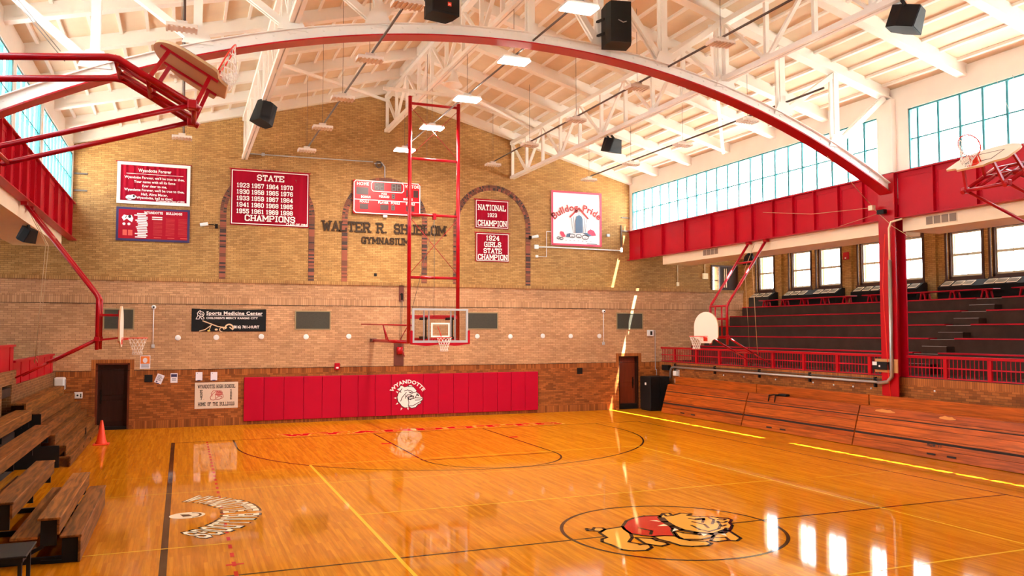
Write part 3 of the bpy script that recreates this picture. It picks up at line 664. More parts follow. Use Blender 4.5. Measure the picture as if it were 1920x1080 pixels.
for s, lb in ((1, 'tall red steel column between the wooden bleachers and the balcony front on the right'),):
    t = thing('steel_column', lb, 'column', (s*G, -8.36, 0))
    mb = MB(); mb.box(s*(G-.17), s*(G-.13), -8.65, -8.07, 0, 7.72); mb.build('front_flange', M_REDT, t)
    mb = MB(); mb.box(s*(G-.13), s*(G+.20), -8.40, -8.32, 0, 7.72); mb.build('web', M_RED, t)
    mb = MB(); mb.box(s*(G-.10), s*(G-.02), -8.64, -8.08, 6.43, 7.73); mb.build('splice_plate', M_RED, t)
    mb = MB(); mb.box(s*(G+.20), s*(G+.24), -8.65, -8.07, 1.9, 7.55); mb.build('back_flange', M_RED, t)

# arched roof truss
AY = -8.36; AR = 22.7; AZ = 10.0-AR
def archz(x, e=0): return AZ + math.sqrt((AR+e)**2 - x*x)
t = thing('arched_truss', 'white arched roof truss with a red underside spanning the hall', 'roof truss', (0, AY, 7.0))
xs = [-11.05+22.1*i/64 for i in range(65)]
def arcband(mb, w, e0, e1):
    for a, b in zip(xs, xs[1:]):
        mb.hexa([(a, AY-w/2, archz(a, e0)), (b, AY-w/2, archz(b, e0)), (b, AY+w/2, archz(b, e0)), (a, AY+w/2, archz(a, e0)),
                 (a, AY-w/2, archz(a, e1)), (b, AY-w/2, archz(b, e1)), (b, AY+w/2, archz(b, e1)), (a, AY+w/2, archz(a, e1))])
mb = MB(); arcband(mb, .42, 0, .03); mb.build('red_bottom_flange', M_REDT, t)
mb = MB(); arcband(mb, .20, .03, .27); arcband(mb, .36, .265, .285)
for i in range(1, 64):
    for q in (.08, .2): mb.box(xs[i]-.018, xs[i]+.018, AY-.115, AY-.10, archz(xs[i], q)-.018, archz(xs[i], q)+.018)
mb.build('bottom_chord', M_WHITE, t)
for s in (-1, 1):
    mb = MB(); mb.beam((s*(G-.02), AY, roofz(G)+.06), (0, AY, roofz(0)+.06), .32, .05); mb.beam((s*(G-.02), AY, roofz(G)+.22), (0, AY, roofz(0)+.22), .16, .28); mb.build('top_chord', M_WHITE, t)
PN = [0, 1.84, 3.66, 5.5, 7.35, 9.2, 11.0]
for i, x in enumerate(PN):
    for s in ((-1, 1) if i else (1,)):
        if i < 6:
            mb = MB()
            for d in (-.085, .085): mb.beam((s*x, AY+d, archz(x, .2)), (s*x, AY+d, roofz(x)+.1), .05, .17, (1, 0, 0))
            mb.build('post', M_WHITE, t)
        if i < 6:
            a, b = (PN[i+1], x) if i >= 2 else (x, PN[i+1])       # top end, bottom end
            mb = MB(); p = Vector((s*a, AY, roofz(a)+.02)); q = Vector((s*b, AY, archz(b, .3)))
            mb.beam(p+Vector((0, -.06, 0)), q+Vector((0, -.06, 0)), .06, .14); mb.beam(p+Vector((0, .06, 0)), q+Vector((0, .06, 0)), .06, .14)
            PA = Pl((s*b, AY-.11-.004*i, archz(b, .26))); mb.prism(PA, [(-.3, 0), (.3, 0), (.16, .34), (-.16, .34)], 0, .012)
            mb.build('diagonal', M_WHITE, t)

# lattice girders along the hall
def lattice(x, zb, zt, y0, y1, label):
    t = thing('lattice_girder', label, 'lattice girder', (x, (y0+y1)/2, zb), 'lattice girders along the roof')
    mb = MB(); mb.beam((x-.06, y0, zb), (x-.06, y1, zb), .09, .12); mb.beam((x+.06, y0, zb), (x+.06, y1, zb), .09, .12); mb.build('bottom_chord', M_WHITE, t)
    mb = MB(); mb.beam((x, y0, zt), (x, y1, zt), .20, .14); mb.build('top_chord', M_WHITE, t)
    n = max(2, round((y1-y0)/1.55)); st = (y1-y0)/n
    for i in range(n+1):
        y = y0+i*st+(-.06 if i == n else .06 if i == 0 else 0); mb = MB(); mb.beam((x, y, zb), (x, y, zt), .11, .09, (0, 1, 0)); mb.build('post', M_WHITE, t)
        if i < n:
            a, b = (zt, zb) if (i % 2) else (zb, zt)
            mb = MB(); mb.beam((x, y0+i*st, a), (x, y0+(i+1)*st, b), .10, .07); PA = Pl((x+.07, y0+i*st, a), (0, 1, 0)); mb.box(x-.06, x+.06, y0+i*st-.16, y0+i*st+.16, a-.12 if a == zt else a-.04, a+.04 if a == zt else a+.14); mb.build('diagonal', M_WHITE, t)
lattice(-5.46, 9.80, 11.28, -8.2, 6.40, 'white lattice girder over the left of the court, ending above the championship years banner')
lattice(0, 11.33, 12.70, -8.2, 6.40, 'white lattice girder under the roof ridge, ending above the scoreboard')
lattice(5.46, 9.80, 11.28, -8.2, 6.40, 'white lattice girder over the right of the court, ending above the white pride banner')
lattice(5.46, 9.80, 11.28, -20.0, -8.5, 'white lattice girder on the near side of the arch carrying the topmost right speaker')
lattice(-5.46, 9.80, 11.28, -20.0, -8.5, 'white lattice girder on the near side of the arch, top left of the roof')
def brace(p, q, lb):
    mb = MB(); mb.beam(p, q, .10, .09); o = mb.build('wind_brace', M_WHITE); tag(o, lb, 'brace')
brace((-10.9, -10.9, roofz(10.9)-.10), (-5.6, -5.9, roofz(5.6)-.10), 'flat white diagonal brace under the roof crossing above the raised left hoop')
brace((-5.3, -.9, roofz(5.3)-.10), (-.1, 6.1, roofz(.1)-.32), 'flat white diagonal brace under the roof rising to the ridge at the far wall')
brace((5.3, -8.1, roofz(5.3)-.10), (10.9, -1.0, roofz(10.9)-.10), 'flat white diagonal brace under the bright right slope of the roof')
brace((.15, 2.0, roofz(.15)-.30), (5.3, 3.9, roofz(5.3)-.10), 'flat white brace high on the right of the ridge above the far hoop mast')

# ================================================================== BASKETS
def net_bm(mb, c, R, L, down=Vector((0, 0, -1)), ax=Vector((0, 0, 1)), n=12):
    """knotted net hanging from a ring of radius R centred c with axis ax"""
    u = ax.orthogonal().normalized(); w = ax.cross(u); c = Vector(c)
    def P(k, j):
        f = k/5; a = 2*PI*(j+(k % 2)*.5)/n; r = R*(1-.50*min(1, f*1.25)+(.06 if k == 5 else 0))
        rim = c + (u*math.cos(a)+w*math.sin(a))*R; ctr = c + down*(L*f)
        hz = (u*math.cos(a)+w*math.sin(a)); h = ctr + hz*r
        return h
    for k in range(5):
        for j in range(n):
            mb.tube([P(k, j), P(k+1, j)], .006, 4); mb.tube([P(k, j), P(k+1, j-1 if k % 2 == 0 else j+1)], .006, 4)
    mb.tube([P(5, j) for j in range(n)], .005, 4, closed=True)
FAN = [(-.30, -.14), (.30, -.14), (.36, -.05), (.45, -.005), (.55, .0), (.655, .02), (.685, .08)] + [(.685*math.cos(a), .42+.50*math.sin(a)) for a in [PI*i/16 for i in range(17)]] + [(-.685, .08), (-.655, .02), (-.55, .0), (-.45, -.005), (-.36, -.05)]
def side_basket(s, yc, phi, label, lift=None):
    """fan backboard on a two-pipe mast hinged to the side girder; s=+1 right, -1 left; phi = fold angle"""
    piv = Vector((s*(G-.02), yc, 6.38)); cf, sf = math.cos(phi), math.sin(phi)
    def T(u, v, w): return piv + Vector((-s*(u*cf-w*sf), v, u*sf+w*cf))
    def D(u, v, w): return Vector((-s*(u*cf-w*sf), v, u*sf+w*cf))
    t = thing('side_basketball_hoop', label, 'basketball hoop', (s*(G-.02), yc, 3.0 if phi == 0 else 5.6), 'fan shaped side court hoops')
    K = (1.67, -2.28)
    for v in (-.47, .47):
        mb = MB(); mb.tube([T(0, v, 0), T(K[0]-.05, v, K[1]+.07), T(K[0], v, K[1]-.04), T(K[0], v, -3.60 if phi == 0 else -3.44)], .045, 10)
        mb.box(*(sorted((T(0, v, 0).x-.07, T(0, v, 0).x+.07))), yc+v-.09, yc+v+.09, 6.33, 6.44)
        mb.build('mast_pipe', M_REDT, t)
    mb = MB()
    mb.bm.free()
    for u, w in ((K[0], K[1]), (K[0], -2.72), (K[0], -3.36), (.55, -.75)):
        mb = MB(); mb.tube([T(u, -.47, w), T(u, .47, w)], .035, 8); mb.build('cross_bar', M_REDT, t)
    for v in (-.18, .18):
        mb = MB(); mb.tube([T(K[0], v, K[1]), T(K[0], v, -3.36)], .030, 8); mb.build('inner_pipe', M_REDT, t)
    for v in (-.47, .47):
        mb = MB(); mb.box(*[c for a in range(3) for c in (T(K[0], v, -3.33)[a]-.06, T(K[0], v, -3.33)[a]+.06)], .015, 1); mb.build('knuckle', M_REDT, t)
    for v in (-.42, .42):
        mb = MB(); mb.beam(T(K[0], v, -2.72), T(2.16, v*.8, -2.72), .05, .05, D(0, 1, 0)); mb.beam(T(K[0], v, -3.36), T(2.16, v*.8, -3.30), .05, .05, D(0, 1, 0)); mb.beam(T(2.16, v*.8, -2.60), T(2.16, v*.8, -3.42), .05, .05, D(0, 1, 0)); mb.build('board_arm', M_REDT, t)
    # backboard
    mb = MB(); PBd = Pl(T(2.20, 0, -3.40), D(0, -s, 0), D(0, 0, 1))
    mb.mi = 1; mb.prism(PBd, FAN, -.035, 0.0); mb.mi = 0; mb.flat(PBd, FAN, .003); mb.recalc = True
    mb.mi = 2
    for L_ in ([(-.29, .14), (-.29, .58), (.29, .58), (.29, .14)],):
        if phi != 0: mb.stroke(PBd, L_, .03, .006, closed=True)
    mb.build('backboard', [M_BOARD, M_BBACK, M_INK], t)
    # rim and net
    mb = MB(); rc = T(2.20+.15+.23, 0, -3.31); uu = D(1, 0, 0); vv = D(0, 1, 0)
    mb.tube([rc+(uu*math.cos(a)+vv*math.sin(a))*.235 for a in [2*PI*i/28 for i in range(28)]], .012, 8, closed=True)
    for v in (-.1, .1): mb.tube([T(2.2, v, -3.31), rc+vv*v-uu*.21], .012, 6)
    mb.beam(T(2.2, 0, -3.36), T(2.37, 0, -3.33), .16, .03, D(0, 0, 1)); mb.beam(T(2.21, -.1, -3.42), T(2.21, .1, -3.42), .10, .03, D(1, 0, 0)); mb.build('rim', M_RIM, t)
    mb = MB(); ax = D(0, 0, 1).normalized()
    dn = Vector((0, 0, -1)) if phi == 0 else (Vector((0, 0, -1))*.85-ax*.35).normalized()
    net_bm(mb, rc, .225, .42 if phi == 0 else .34, dn, ax); mb.build('net', M_NET, t)
    # braces down to the stand front
    for v in (-.47, .47):
        a = T(K[0], v, -3.33)
        b = Vector((s*(G+.06), yc+v*1.02, 2.12)) if phi == 0 else Vector((s*(G-.05), yc+v, 4.95))
        m_ = a.lerp(b, .62); mb = MB(); mb.tube([a, m_], .034, 8); mb.tube([m_, b], .024, 8); mb.build('brace_rod', M_REDT, t)
    mb = MB(); a = T(K[0], 0, -3.33); b = Vector((s*(G+.06), yc, 2.12)) if phi == 0 else Vector((s*(G-.05), yc, 4.95)); c = a.lerp(b, .60)
    mb.tube([c+Vector((0, -.47, 0)), c+Vector((0, .47, 0))], .028, 8); mb.build('brace_bar', M_REDT, t)
    # hoisting lines
    for v in (-.30, .12):
        mb = MB()
        if phi == 0:
            h = T(.62, v, -.72); mb.tube([Vector((s*(G-.05), yc+v, 6.30)), h+Vector((s*.16, 0, -.25)), h+Vector((s*.32, 0, -3.2)), c+Vector((s*.35, v*.9, .05))], .009, 5)
            mb.build('hoist_rope', M_ROPE, t)
        else:
            mb.tube([T(1.4, v, -1.7), Vector((s*(G-.3), yc+v+2.2, 9.4))], .006, 5); mb.build('hoist_wire', M_STEEL, t)
    return t
side_basket(1, -2.5, 0, 'lowered white fan hoop on red pipes in front of the right concrete stand')
side_basket(-1, -2.5, 0, 'lowered white fan hoop at far left, seen edge on above the dark door')
side_basket(-1, -14.2, math.radians(60.5), 'folded up hoop at top left, red frame and tan underside in view')
side_basket(1, -14.3, math.radians(60), 'folded up hoop at the right edge of the picture against the red girder')

# main hoop with the tall hanging mast
t = thing('main_basketball_hoop', 'main glass backboard hoop hanging on a tall red ladder mast before the far wall', 'basketball hoop', (0, -.4, 2.8))
for x in (-.82, .82):
    mb = MB(); mb.tube([(x, -.4, 10.95 if x < 0 else 10.85), (x, -.4, 2.86)], .062, 10); mb.build('mast_pole', M_REDT, t)
for z in (10.62, 8.82, 7.0, 4.97, 3.72, 2.95):
    mb = MB(); mb.tube([(-.82, -.4, z), (.82, -.4, z)], .045, 8); mb.build('cross_bar', M_REDT, t)
for za, zb in ((10.5, 8.9), (6.9, 5.1)):
    mb = MB(); mb.tube([(-.8, -.4, za), (.8, -.4, zb)], .010, 5); mb.tube([(.8, -.42, za), (-.8, -.42, zb)], .010, 5); mb.build('cross_rod', M_REDT, t)
mb = MB(); mb.box(-1.7, 1.3, -.46, -.36, 10.96, 11.06); mb.box(-.9, -.72, -.5, -.3, 10.85, 11.05); mb.box(.72, .9, -.5, -.3, 10.75, 11.05); mb.build('hinge_beam', M_WHITE, t)
mb = MB(); mb.tube([(0, -.45, 7.0), (0, -.45, 3.7)], .008, 5); mb.tube([(0.02, -.45, 6.95), (-.42, -.5, 5.2), (-.74, -.45, 3.9)], .007, 5); mb.tube([(-.25, -.4, 12.3), (-.25, -.4, 8.85)], .006, 5); mb.build('hoist_wire', M_ROD, t)
mb = MB(); mb.box(-.05, .05, -.5, -.36, 6.86, 7.06); mb.build('pulley', M_RED, t)
YB = -1.19; PBB = Pl((0, YB, 0))
mb = MB()
for a in ((-.915, .915, 2.885, 2.955), (-.915, .915, 3.895, 3.955), (-.915, -.845, 2.955, 3.895), (.845, .915, 2.955, 3.895)): mb.box(a[0], a[1], YB, YB+.05, a[2], a[3])
mb.build('board_frame', M_GREYP, t)
mb = MB(); mb.box(-.85, .85, YB+.015, YB+.03, 2.95, 3.90); mb.build('glass_backboard', M_BGLASS, t)
mb = MB()
for a in ((-.305, .305, 3.06, 3.11), (-.305, .305, 3.46, 3.51), (-.305, -.255, 3.11, 3.46), (.255, .305, 3.11, 3.46)): mb.box(a[0], a[1], YB+.008, YB+.014, a[2], a[3])
mb.build('target_rectangle', M_WTXT, t)
mb = MB()
for x in (-1, 1): mb.box(x*.90, x*.975, YB-.03, YB+.08, 2.84, 3.27, .02)
for i in range(24):
    x0 = -.93+1.86*i/24; x1 = -.93+1.86*(i+1)/24; f = lambda x: .045*math.sin(PI*(x+.93)/.93)**2
    mb.hexa([(x0, YB-.03, 2.83-f(x0)), (x1, YB-.03, 2.83-f(x1)), (x1, YB+.08, 2.83-f(x1)), (x0, YB+.08, 2.83-f(x0)), (x0, YB-.03, 2.885), (x1, YB-.03, 2.885), (x1, YB+.08, 2.885), (x0, YB+.08, 2.885)])
mb.build('edge_padding', M_RED, t)
for x in (-.52, -.36, .36, .50):
    mb = MB(); mb.box(x-.018, x+.018, YB+.06, YB+.10, 2.95, 3.89); mb.build('board_strut', M_GREYP, t)
for x in (-.44, .43):
    mb = MB(); mb.box(x-.04, x+.04, YB+.10, -.42, 3.60, 3.68); mb.box(x-.04, x+.04, YB+.10, -.42, 3.0, 3.08); mb.box(x-.02, x+.02, YB+.11, YB+.16, 3.05, 3.62); mb.build('board_bracket', M_DARK, t)
mb = MB(); mb.box(-.82, .82, -.45, -.36, 3.64, 3.74); mb.box(-.82, .82, -.45, -.36, 2.93, 3.03); mb.build('support_channel', M_RED, t)
mb = MB(); rc = Vector((0, -1.58, 3.05))
mb.tube([rc+Vector((math.cos(a), math.sin(a), 0))*.235 for a in [2*PI*i/30 for i in range(30)]], .012, 8, closed=True)
mb.box(-.11, .11, -1.36, YB-.005, 3.025, 3.045); mb.box(-.08, .08, YB-.03, YB-.005, 2.92, 3.06); mb.tube([(-.1, YB-.02, 3.04), (-.09, -1.37, 3.05)], .012, 6); mb.tube([(.1, YB-.02, 3.04), (.09, -1.37, 3.05)], .012, 6)
mb.tube([(-.06, YB+.1, 3.4), (.02, YB-.02, 3.08)], .014, 6); mb.build('rim', M_RIM, t)
mb = MB(); net_bm(mb, rc, .225, .42); mb.build('net', M_NET, t)
mb = MB(); mb.tube([(-.82, -.4, 2.90), (-1.0, WALLF-.25, 2.90)], .055, 8); mb.build('lower_stay', M_REDT, t)
mb = MB(); mb.tube([(-.70, -.5, 3.43), (-1.42, WALLF-.1, 3.50)], .026, 8); mb.build('upper_stay', M_REDT, t)
mb = MB(); mb.tube([(-1.10, 2.0, 3.47), (-.98, 1.7, 2.92)], .022, 6); mb.tube([(-1.10, 2.0, 3.47), (-.93, 2.2, 2.92)], .022, 6); mb.tube([(-.8, -.3, 3.45), (-.86, .6, 2.93)], .015, 6); mb.build('stay_strut', M_REDT, t)
mb = MB(); mb.box(-1.10, -.90, WALLF-.35, WALLF, 2.84, 2.98, .02); mb.build('wall_shoe', M_BRWN, t)
t = thing('hoist_winch', 'red hand winch on a brown board below the main backboard', 'winch', (0, WALLF-.05, 1.95))
mb = MB(); mb.box(-.19, .18, WALLF-.04, WALLF, 1.96, 2.86); mb.build('mounting_board', M_BRWN, t)
mb = MB(); mb.lathe((.0, WALLF-.14, 2.52), [(.13, -.1), (.14, 0), (.14, .06), (.10, .1)], 16, (1, 0, 0)); mb.box(-.08, .12, WALLF-.12, WALLF-.04, 2.38, 2.66); mb.tube([(.12, WALLF-.16, 2.5), (.17, WALLF-.2, 2.3)], .018, 6); mb.build('winch_drum', M_REDT, t)
mb = MB(); mb.tube([(.06, WALLF-.12, 2.6), (.10, WALLF-.12, 4.4)], .008, 5); mb.tube([(.0, WALLF-.12, 2.6), (.05, WALLF-.12, 4.4)], .008, 5); mb.build('winch_cable', M_ROD, t)
t = thing('cable_pulley_board', 'short brown pulley board high on the wall left of the main mast', 'pulley board', (.08, WALLF-.05, 4.35))
mb = MB(); mb.box(-.01, .17, WALLF-.05, WALLF, 4.36, 4.96); mb.build('board', M_BRWN, t)
mb = MB(); mb.box(.06, .13, WALLF-.10, WALLF-.05, 4.42, 4.62); mb.lathe((.08, WALLF-.09, 4.62), [(.05, 0), (.05, .03)], 12, (0, 1, 0)); mb.build('pulley', M_DARK, t)

# ================================================================== LAMPS, RAILS, LOUDSPEAKERS
def roof_at(x): return roofz(x)+.02
def lamp(x, y, z, lit, label):
    t = thing('high_bay_lamp', label, 'ceiling lamp', (x, y, z), 'hanging hall lamps')
    mb = MB(); hx, hy = (.36, .20) if lit else (.29, .17); mb.box(x-hx, x+hx, y-hy, y+hy, z+.02, z+.09, .01, 1); mb.box(x-.1, x+.1, y-.08, y+.08, z+.09, z+.17)
    if not lit:
        for i in range(7): mb.box(x-.29+i*.09, x-.25+i*.09, y-.17, y+.17, z, z+.02)
    mb.build('housing', M_OFF if not lit else M_WP, t)
    if lit:
        mb = MB(); mb.box(x-.36, x+.36, y-.21, y+.21, z-.01, z+.02); mb.build('diffuser', M_LAMP, t)
        d = bpy.data.lights.new('lamp_light', 'AREA'); o = bpy.data.objects.new('lamp_light', d); COL.objects.link(o); d.shape = 'RECTANGLE'; d.size = .7; d.size_y = .4
        d.energy = 160; d.color = (1, .93, .82); o.parent = t; o.location = (0, 0, -.03)
    mb = MB(); mb.tube([(x, y, z+.15), (x, y, roof_at(x)+.1 if x else 11.27)], .006, 5); mb.build('hanger_wire', M_ROD, t)
ROWS = [(-7.65, 9.15, 1.0, 3.3, 0, 4, 'row left of the song banner'), (-3.75, 9.28, 2.0, 3.34, 0, 5, 'row above the years banner'), (0, 9.93, 3.5, 3.62, 1, 5, 'row under the roof ridge'),
        (3.72, 9.75, 4.1, 3.70, 0, 5, 'row right of the main mast'), (7.55, 9.28, 3.3, 3.34, 0, 4, 'row nearest the right clerestory')]
ORD = ['nearest the far wall', 'second from the far wall', 'third from the far wall', 'fourth from the far wall', 'fifth from the far wall']
for x, z, y0, sp_, lit, n, nm in ROWS:
    for i in range(n): lamp(x, y0-sp_*i, z, lit, ('lit white' if lit else 'unlit louvred') + ' lamp, ' + ORD[i] + ' in the ' + nm)
    mb = MB(); mb.tube([(x+.05, y0, z+.19), (x+.05, y0-sp_*(n-1)-3.0, z+.19)], .028, 6)
    o = mb.build('lamp_conduit', M_ROD); tag(o, 'thin dark conduit rail joining the lamps of the ' + nm, 'conduit', 'lamp conduits')
def speaker(c, w, d, h, yaw, tilt, label, hang, logo=False, wedge=False):
    c = Vector(c); t = thing('loudspeaker', label, 'loudspeaker', c, 'black hall loudspeakers')
    R_ = Matrix.Rotation(yaw, 3, 'Z') @ Matrix.Rotation(tilt, 3, 'X')
    k = .62 if wedge else .8
    P_ = lambda x, y, z: c + R_ @ Vector((x, y, z))
    pts = [(-w/2, -d/2), (w/2, -d/2), (w/2, d*.1), (w/2*k, d/2), (-w/2*k, d/2), (-w/2, d*.1)]
    mb = MB(); a = [mb.bm.verts.new(P_(x, y, -h/2)) for x, y in pts]; b = [mb.bm.verts.new(P_(x*(k if wedge else 1), y, h/2)) for x, y in pts]; n = len(pts)
    mb.bm.faces.new(a[::-1]); mb.bm.faces.new(b)
    for i in range(n): mb.bm.faces.new((a[i], a[(i+1) % n], b[(i+1) % n], b[i]))
    mb.build('cabinet', M_BLACK, t)
    mb = MB(); f = -d/2-.012; kk = k if wedge else 1
    mb.hexa([P_(-w*.46, f, -h*.46), P_(w*.46, f, -h*.46), P_(w*.46, -d/2+.001, -h*.46), P_(-w*.46, -d/2+.001, -h*.46), P_(-w*.46*kk, f, h*.46), P_(w*.46*kk, f, h*.46), P_(w*.46*kk, -d/2+.001, h*.46), P_(-w*.46*kk, -d/2+.001, h*.46)]); mb.build('grille', M_DARK if not wedge else M_BLACK, t)
    if logo:
        mb = MB(); PLg = Pl(P_(w*.12, f-.002, -h*.30), R_ @ Vector((1, 0, 0)), R_ @ Vector((0, 0, 1))); mb.mi = 0; mb.rect(PLg, -.045, .045, -.045, .045, .002); mb.mi = 1; btext(mb, PLg, 'JBL', 0, -.02, .035, d=.004, bold=.02); mb.build('badge', [M_RIM, M_WTXT], t)
    if not wedge:
        mb = MB(); mb.tube([P_(-w*.2, d/2+.01, 0), P_(-w*.05, d/2+.05, -.04), P_(w*.12, d/2+.01, .03)], .012, 6); mb.build('cable', M_STEEL, t)
    mb = MB()
    for q in hang: mb.beam(P_(*q[0]), q[1], .06, .05)
    mb.build('bracket', M_BLACK, t)
speaker((-2.38, -8.92, 10.70), .66, .55, 1.10, math.radians(10), math.radians(0), 'black loudspeaker at the top of the picture left of centre, with a red badge', [((.2, .28, .1), (-2.0, -8.42, 10.9)), ((.2, .28, -.25), (-2.0, -8.42, 10.5))], logo=True)
speaker((2.02, -8.98, 10.56), .62, .62, .98, math.radians(168), 0, 'black loudspeaker above the arch right of centre, its plain back showing', [((.32, .0, .15), (1.75, -8.46, 10.80)), ((.32, 0, -.2), (1.75, -8.46, 10.45))])
speaker((-5.46, -2.0, 9.42), .52, .50, .66, math.radians(-60), math.radians(-18), 'black loudspeaker hung from the lattice girder left of the hall', [((0, 0, .3), (-5.46, -2.0, 9.84))], wedge=True)
speaker((5.66, -2.0, 9.45), .62, .50, .46, math.radians(20), math.radians(14), 'black loudspeaker hung from the right lattice girder above the white banner', [((-.15, 0, .2), (5.46, -2.0, 9.84)), ((.15, 0, .2), (5.6, -2.0, 9.86))], wedge=True)
speaker((5.62, -14.1, 9.42), .62, .55, .46, math.radians(28), math.radians(16), 'black loudspeaker at the top right corner of the picture under the roof', [((-.2, 0, .2), (5.46, -14.1, 9.86))], wedge=True)
speaker((-11.38, -1.2, 5.80), .42, .34, .36, math.radians(55), math.radians(24), 'small black loudspeaker under the left cream bulkhead behind the hoop mast', [((0, 0, .15), (-11.36, -1.2, 6.06))], wedge=True)
speaker((11.42, -1.75, 5.84), .44, .38, .30, math.radians(-50), math.radians(24), 'small black loudspeaker under the right cream bulkhead behind the hoop mast', [((0, 0, .12), (11.4, -1.75, 6.06))], wedge=True)
t = thing('public_address_horn', 'cream bell shaped address horn hanging below the ridge beside the main mast', 'horn speaker', (.1, -2.2, 10.5))
mb = MB(); mb.lathe((.1, -2.2, 11.22), [(.07, .0), (.09, -.06), (.13, -.18), (.19, -.30), (.27, -.39), (.30, -.43), (.28, -.43), (.17, -.30), (.06, -.1)], 24, (.12, .05, 1)); mb.build('bell', M_WHITE, t)
mb = MB(); mb.tube([(.1, -2.2, 11.21), (.05, -2.2, 11.33)], .02, 6); mb.lathe((.1, -2.2, 11.21), [(.08, 0), (.08, .09)], 14); mb.build('driver', M_WHITE, t)

# ================================================================== BANNERS AND SIGNS
def cloth(mb, pl, u0, u1, v0, v1, amp, waves, d0=.03, sag=0.0, ph=0):
    nu, nv = 72, 8; g = {}
    for i in range(nu+1):
        for j in range(nv+1):
            f = i/nu; h = j/nv
            d = d0 + amp*(.35+.65*h)*(math.sin(waves*2*PI*f+ph)*.6+math.sin(waves*3.3*PI*f+1+ph)*.4)
            g[i, j] = mb.bm.verts.new(pl(u0+(u1-u0)*f, v0+(v1-v0)*h - sag*math.sin(PI*f)*h, d))
    for i in range(nu):
        for j in range(nv):
            f = mb.bm.faces.new((g[i, j], g[i+1, j], g[i+1, j+1], g[i, j+1])); f.smooth = True
def banner(name, label, u0, u1, v0, v1, m, lines, border=.05, bm_=M_WTXT, pl=PU, waves=7, amp=.010, inset=.07, rod=True):
    """a cloth sheet with a border stripe and lines of lettering: (text, height, centre offset v, width or None, style)"""
    t = thing(name, label, 'banner', pl((u0+u1)/2, v0, .03)); cu = (u0+u1)/2
    mb = MB(); cloth(mb, pl, u0, u1, v0, v1, amp, waves); mb.build('cloth', m, t)
    mb = MB(); a, b, c, e = u0+inset, u1-inset, v0+inset, v1-inset; D_ = .062
    for q in ((u0+inset-border, u1-inset+border, v0+inset-border, v0+inset), (u0+inset-border, u1-inset+border, v1-inset, v1-inset+border), (u0+inset-border, u0+inset, v0+inset, v1-inset), (u1-inset, u1-inset+border, v0+inset, v1-inset)): mb.rect(pl, *q, D_)
    mb.build('border', bm_, t)
    if lines:
        for tx, h, v, w, st in lines:
            mb = MB(); slab(mb, pl, tx, cu, v, h, w, d=.068); mb.build('lettering', M_WTXT, t)
    if rod:
        mb = MB(); mb.tube([pl(u0-.05, v1+.01, .03), pl(u1+.05, v1+.01, .03)], .016, 6); mb.build('hanging_rod', M_RED if m == M_BANR else M_GREYP, t)
    return t
YRS = ['1923 1957 1964 1970', '1930 1958 1965 1976', '1933 1959 1967 1984', '1941 1960 1968 1985', '1955 1961 1969 1998']
t = banner('championship_banner', 'large red banner listing state championship years in white, left of the scoreboard', -5.95, -3.05, 7.24, 9.36, M_BANR, [('STATE', .24, 8.95, 1.0, 'slab'), ('CHAMPIONS', .24, 7.40, 1.85, 'slab')], border=.03)
for i, r in enumerate(YRS):
    for j, yv in enumerate(r.split()):
        mb = MB(); slab(mb, PU, yv, -5.50+j*.535, 8.66-i*.245, .175, .45, d=.068, th=1.35); mb.build('year_lettering', M_WTXT, t)
mb = MB(); btext(mb, PU, 'CLASS OF 1984', -3.52, 7.30, .085, .78, d=.068, bold=.03); mb.build('class_lettering', M_WTXT, t)
t = banner('song_banner', 'red draped banner with wide white border and school song lines, top left', -9.80, -7.36, 7.83, 9.34, M_BANR, [], border=.11, inset=.11, waves=11, amp=.022)
mb = MB()
LN = [('Wyandotte Forever', .12, 9.00, 1.10), ("Wyandotte Forever, we'll be true to thee,", .09, 8.75, 2.0), ('Your name with all its fame', .09, 8.60, 1.38), ('Ever dear to me,', .09, 8.45, .82), ("Wyandotte Forever, we'll be true to thee,", .09, 8.30, 2.0), ('Hail, Alma Mater,', .09, 8.15, .88), ('Wyandotte, hail to thee!', .09, 8.02, 1.2)]
mb.rect(PU, -9.5, -7.6, 8.915, 8.93, .068); mb.build('rule_line', M_WTXT, t)
for tx, h, v, w, cx in [q+(-8.56,) for q in LN]+[('Presented by Class of 2000', .06, 7.95, .95, -8.02)]:
    mb = MB(); btext(mb, PU, tx, cx, v, h, w, d=.068, bold=.02); mb.build('lettering', M_WTXT, t)
mb = MB(); mb.mi = 0; mb.ell(PU, -9.38, 8.05, .13, .09, .067, 14); mb.ell(PU, -9.27, 8.08, .10, .08, .068, 14); mb.mi = 1; mb.ell(PU, -9.24, 8.10, .035, .045, .070, 10); mb.stroke(PU, [(-9.5, 8.0), (-9.4, 8.03), (-9.3, 7.99), (-9.2, 8.0)], .02, .070); mb.build('bulldog_motif', [M_WTXT, M_INK], t)
t = banner('national_banner', 'small red 1923 national champion banner inside the right arch, upper of two', 3.77, 5.29, 7.56, 8.78, M_BANR, [('NATIONAL', .25, 8.32, 1.25, 'slab'), ('1923', .17, 8.05, .42, 'slab'), ('CHAMPION', .25, 7.66, 1.3, 'slab')], border=.025, inset=.06)
t = banner('girls_state_banner', 'small red 1924 girls state champion banner inside the right arch, lower of two', 3.80, 5.31, 6.16, 7.38, M_BANR, [('1924', .22, 7.05, .60, 'slab'), ('GIRLS', .22, 6.78, .76, 'slab'), ('STATE', .22, 6.51, .82, 'slab'), ('CHAMPION', .23, 6.24, 1.32, 'slab')], border=.025, inset=.06)
t = banner('pride_banner', 'square white banner with a red edge, doghouse drawing and Bulldog Pride in an arch', 7.28, 9.74, 6.98, 9.38, M_BANW, [], border=.085, inset=.085, bm_=M_PINK, waves=3, amp=.012, rod=False)
